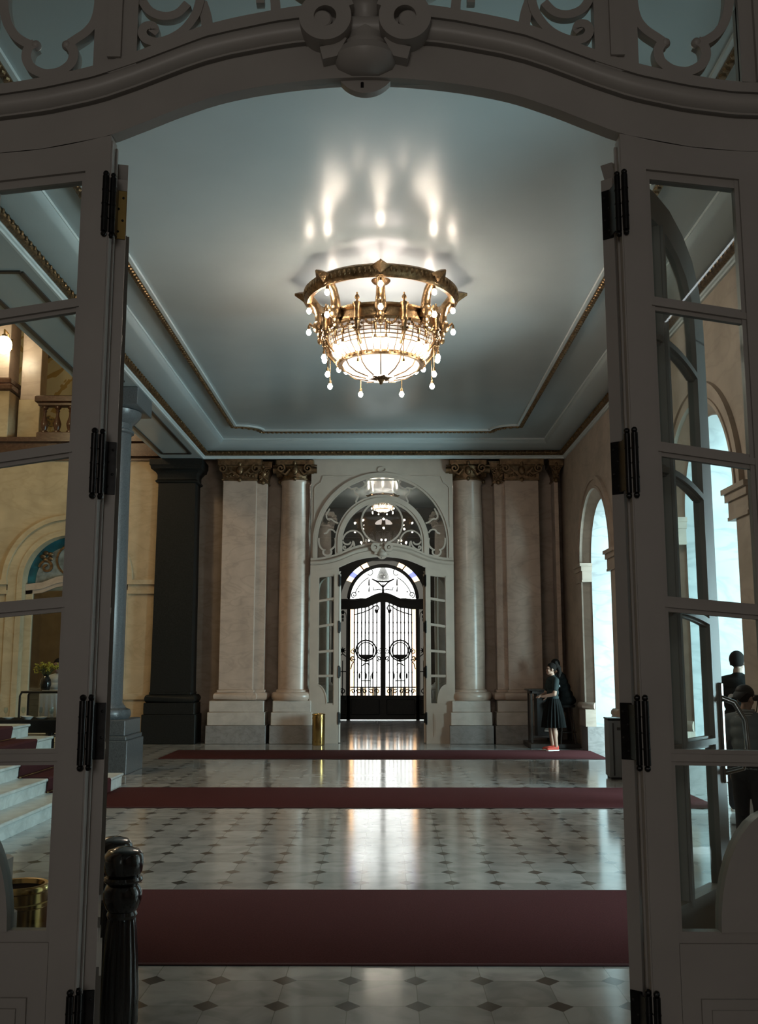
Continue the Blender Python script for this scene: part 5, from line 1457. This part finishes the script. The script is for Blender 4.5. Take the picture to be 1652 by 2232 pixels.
P += [(-8.2, 0.165*5+0.006)]
b.bar(P, 0.014, 11.85, 13.3); b.build('pile', 'carpet', sr, smooth=0)
b = MB()
for k in range(1, 5): b.tube([(-0.33*k+0.02, 11.78, 0.165*k+0.018), (-0.33*k+0.02, 13.37, 0.165*k+0.018)], 0.009, 8)
b.build('carpet_rod', 'brass', sr)

# balcony balustrade, lamp and pilaster above the stair hall wall
bal = thing('balustrade', 'brown marble balcony balustrade above the stair hall wall', 'balustrade', (0, LY, 6.52))
MB().bbox(-7.62, -4.3, -0.14, 0.16, 0.80, 0.95, 0.02).bbox(-7.55, -4.3, -0.10, 0.12, 0.72, 0.80, 0.015).build('handrail', 'brown_marble', bal)
MB().bbox(-7.55, -4.3, -0.12, 0.14, 0.0, 0.13, 0.015).build('bottom_rail', 'brown_marble', bal)
for k in range(11):
    x = -7.42 + 0.285*k
    MB().lathe([(0, 0), (0.085, 0), (0.085, 0.04), (0.05, 0.06), (0.075, 0.14), (0.085, 0.21), (0.06, 0.30), (0.035, 0.38), (0.033, 0.46), (0.05, 0.50), (0.035, 0.52), (0.07, 0.56), (0.07, 0.60), (0, 0.60)], cx=x, cz=0.125, n=16).build('baluster', 'brown_marble', bal)
root = thing('gallery_pier', 'lit cream pier beside the balcony, carrying a glowing globe lamp', 'pier', (-8.49, LY+0.1, 6.52))
MB().bbox(-0.32, 0.32, -0.25, 0.4, 0, 1.05, 0.01).build('pedestal', 'ochre', root)
MB().bbox(-0.38, 0.38, -0.32, 0.4, 1.05, 1.2, 0.03).bbox(-0.34, 0.34, -0.28, 0.4, 1.2, 1.35, 0.03).build('moulding', 'brown_marble', root)
MB().bbox(-0.26, 0.26, -0.2, 0.4, 1.35, 4.45, 0.01).build('shaft', 'cream', root)
root2 = thing('marble_pilaster', 'cream pilaster at the end of the balcony, washed by the globe lamp', 'pilaster', (-7.86, LY+0.35, 6.52))
MB().bbox(-0.22, 0.22, -0.1, 0.3, 0.95, 4.45, 0.01).build('shaft', 'cream', root2)
MB().bbox(-0.24, 0.24, -0.13, 0.3, 0, 0.95, 0.01).build('pedestal', 'ochre', root2)
lam = thing('wall_lamp', 'glowing white globe lamp at the left edge above the balcony', 'lamp', (-8.22, LY-0.49, 8.50))
MB().ball((0, 0, 0), (0.17, 0.17, 0.2), 20, 14).build('globe', 'lampglass', lam)
MB().tube([(0, 0.36, 0.10), (0, 0.2, 0.32), (0, 0, 0.34), (0, 0, 0.19)], 0.02, 8).lathe([(0, 0.0), (0.07, 0.0), (0.05, 0.05), (0, 0.06)], cz=0.18, n=16).bbox(-0.05, 0.05, 0.36, 0.385, 0.0, 0.25, 0.01).build('bracket', 'brass', lam)

# mirror and painted lunette in the arch
root = thing('arched_mirror', 'tall mirror under a teal stained-glass lunette in the stair hall arch', 'mirror', (ax, LY+0.22, 0))
MB().box(-0.80, 0.80, 0.0, 0.02, 0.30, 3.20).build('mirror_pane', 'mirror', root, smooth=0)
b = MB()
for s in (-1, 1): b.bbox(min(s*0.80, s*0.97), max(s*0.80, s*0.97), -0.05, 0.06, 0, 3.3, 0.01)
b.bbox(-0.97, 0.97, -0.05, 0.06, 0, 0.30, 0.01)
b.build('frame', 'ochre', root)
b = MB()
HBm = [(0, 3.55), (0.3, 3.50), (0.6, 3.38), (0.97, 3.34)]
xs = [0.97*i/16 for i in range(-16, 17)]
b.band([(x, interp(HBm, x)) for x in xs], [(x, interp(HBm, x)-0.14) for x in xs], -0.08, 0.06)
b.band([(x, interp(HBm, x)-0.10) for x in xs], [(x, interp(HBm, x)-0.22) for x in xs], -0.05, 0.06)
b.build('crest_moulding', 'cream', root)
MB().band(arc(0, asp, 0.96, PI, 0, 30), [(x, 3.3) for x, _ in arc(0, asp, 0.96, PI, 0, 30)], 0.04, 0.06).build('lunette_glass', 'teal', root, smooth=0)
MB().band(arc(0, asp-0.02, 0.78, PI, 0, 30), [(x, 3.3) for x, _ in arc(0, asp, 0.78, PI, 0, 30)], 0.025, 0.04).build('painted_panel', 'panel_picture', root, smooth=0)
b = MB().bar(arc(0, 3.88, 0.33, 0, 2*PI, 32)[:-1], 0.04, 0.0, 0.04, closed=True)
for s in (-1, 1):
    b.bar([(s*x, z) for x, z in spiral(0.55, 3.72, 0.16, 0.03, 0, 1.3, 24)], 0.05, 0.0, 0.04)
    for q in range(5): b.ball((s*(0.55+0.09*math.cos(q*1.26)), 0.01, 3.95+0.08*math.sin(q*1.26)), (0.06, 0.03, 0.05), 8, 6)
b.build('lunette_ornament', 'bronze', root)

# buffet table, its plates, vase, waiter and trolley behind the steps
tp = at(62, 1562, Y=15.9)
TX, TY = tp.x, 15.9
root = thing('buffet_table', 'long table with a black cloth at the foot of the stair hall wall', 'table', (TX-0.35, TY, 0))
MB().bbox(-0.9, 0.9, -0.40, 0.40, 0.74, 0.78, 0.01).build('tabletop', 'darkwood', root)
for sx in (-0.8, 0.8):
    for sy in (-0.32, 0.32): MB().tube([(sx, sy, 0), (sx, sy, 0.75)], 0.025, 8).build('leg', 'hinge', root)
b = MB()
rr = []
for z, e in ((0.787, 0.0), (0.785, 0.02), (0.70, 0.025), (0.60, 0.03)):
    rr.append([((0.9+e)*sx_ + 0.0, (0.40+e)*sy_, z) for sx_, sy_ in ((-1, -1), (-0.5, -1.02), (0, -1), (0.5, -1.02), (1, -1), (1, 1), (0, 1), (-1, 1))])
b.loft(rr, cap=False); b.add([rr[0][i] for i in range(8)], [tuple(range(8))])
o = b.build('tablecloth', 'black_cloth', None); o.location = (TX-0.35, TY, 0.002)
tag(o, 'black cloth draped over the buffet table', 'tablecloth')
for k, (dx, dy) in enumerate(((-0.28, -0.1), (-0.05, 0.02), (0.22, -0.05), (0.05, -0.18))):
    o = MB().lathe([(0, 0), (0.05, 0), (0.055, 0.006), (0.085, 0.02+0.015*(k % 2)), (0.09, 0.03+0.015*(k % 2)), (0.05, 0.012), (0, 0.010)], n=24).build('china_plate', 'china', None)
    o.location = (TX+dx, TY+dy, 0.789)
    tag(o, 'white china dish on the black cloth', 'dish', 'china on the buffet table')
for k, (dx, dy) in enumerate(((-0.40, 0.1), (-0.15, 0.18), (0.12, 0.2), (0.34, 0.1), (0.40, -0.15))):
    o = MB().lathe([(0, 0), (0.032, 0), (0.032, 0.004), (0.006, 0.008), (0.005, 0.07), (0.02, 0.085), (0.032, 0.12), (0.028, 0.17), (0.026, 0.17), (0.030, 0.12), (0.018, 0.088), (0, 0.08)], n=18).build('wine_glass', MT['glass'], None)
    o.location = (TX+dx, TY+dy, 0.789)
    tag(o, 'stemmed glass on the black cloth', 'glass', 'glasses on the buffet table')
# trolley with towel
tr = at(92, 1498, Y=16.8)
root = thing('serving_trolley', 'black tube-framed serving trolley behind the buffet table', 'trolley', (tr.x, 16.9, 0))
b = MB()
for x in (-0.33, 0.33):
    b.tube([(x, -0.2, 0.05), (x, -0.2, 1.12), (x*0.9, -0.2, 1.18), (x*0.9, 0.2, 1.18), (x, 0.2, 1.12), (x, 0.2, 0.05)], 0.018, 8)
b.tube([(-0.30, -0.2, 1.18), (0.30, -0.2, 1.18)], 0.018, 8); b.tube([(-0.30, 0.2, 1.18), (0.30, 0.2, 1.18)], 0.018, 8)
b.build('frame', 'iron', root)
MB().bbox(-0.32, 0.32, -0.2, 0.2, 1.175, 1.20, 0.006).build('top_shelf', 'steel', root); MB().bbox(-0.32, 0.32, -0.2, 0.2, 0.45, 0.47, 0.006).build('lower_shelf', 'steel', root)
for x in (-0.33, 0.33):
    for y in (-0.2, 0.2): MB().lathe([(0, 0), (0.02, 0), (0.03, 0.02), (0.02, 0.05), (0, 0.05)], cx=x, cy=y, n=12).build('castor', 'black', root)
b = MB(); rr = []
for i in range(9):
    t = i/8
    zz = 1.21 if i == 0 else 1.205 - 0.55*(t**1.1)
    yy = -0.10 if i == 0 else -0.225 - 0.02*t
    rr.append([(0.0+0.30*(j/12)*(1+0.15*t), yy - 0.018*math.sin(j*1.9)*t, zz) for j in range(13)])
b.loft(rr, cap=False, closed=False)
o = b.build('white_towel', 'pale_cloth', None); o.location = (tr.x, 16.9, 0); sm = o.modifiers.new('thick', 'SOLIDIFY'); sm.thickness = 0.008
tag(o, 'pale towel hanging over the serving trolley', 'towel')
# vase with yellow blossom on the trolley
root = thing('flower_vase', 'dark vase of yellow blossom on the serving trolley', 'vase', (tr.x+0.02, 16.9, 1.20))
MB().lathe([(0, 0), (0.06, 0), (0.07, 0.02), (0.095, 0.10), (0.085, 0.18), (0.045, 0.24), (0.055, 0.27), (0.045, 0.27), (0.03, 0.24), (0, 0.22)], n=24).build('vase', 'lacquer', root)
rnd = random.Random(3)
b, f = MB(), MB()
for k in range(34):
    a, r_ = rnd.uniform(0, 2*PI), rnd.uniform(0.05, 0.26)
    tip = (r_*math.cos(a), 0.5*r_*math.sin(a), 0.36+rnd.uniform(-0.02, 0.10)+0.12*(r_*math.cos(a)))
    b.tube([(0.01*math.cos(a), 0.01*math.sin(a), 0.2), (tip[0]*0.5, tip[1]*0.5, 0.33), tip], 0.003, 5)
    for q in range(6): f.ball((tip[0]+rnd.uniform(-0.03, 0.03), tip[1]+rnd.uniform(-0.03, 0.03), tip[2]+rnd.uniform(-0.03, 0.03)), 0.012, 6, 4)
b.build('stems', 'leaf', root); f.build('blossom', 'yellow', root)
wt, wtb, wtM, wtk = standing((tr.x+0.02, 17.55, 0), math.radians(172), 'person in a pale shirt standing behind the flower vase', 1.72, 'pale_cloth', 'denim', 'skin_dark', face=(0.1, 1, -0.2))
hair_cap(wtM, wtb, wtk, -0.02)
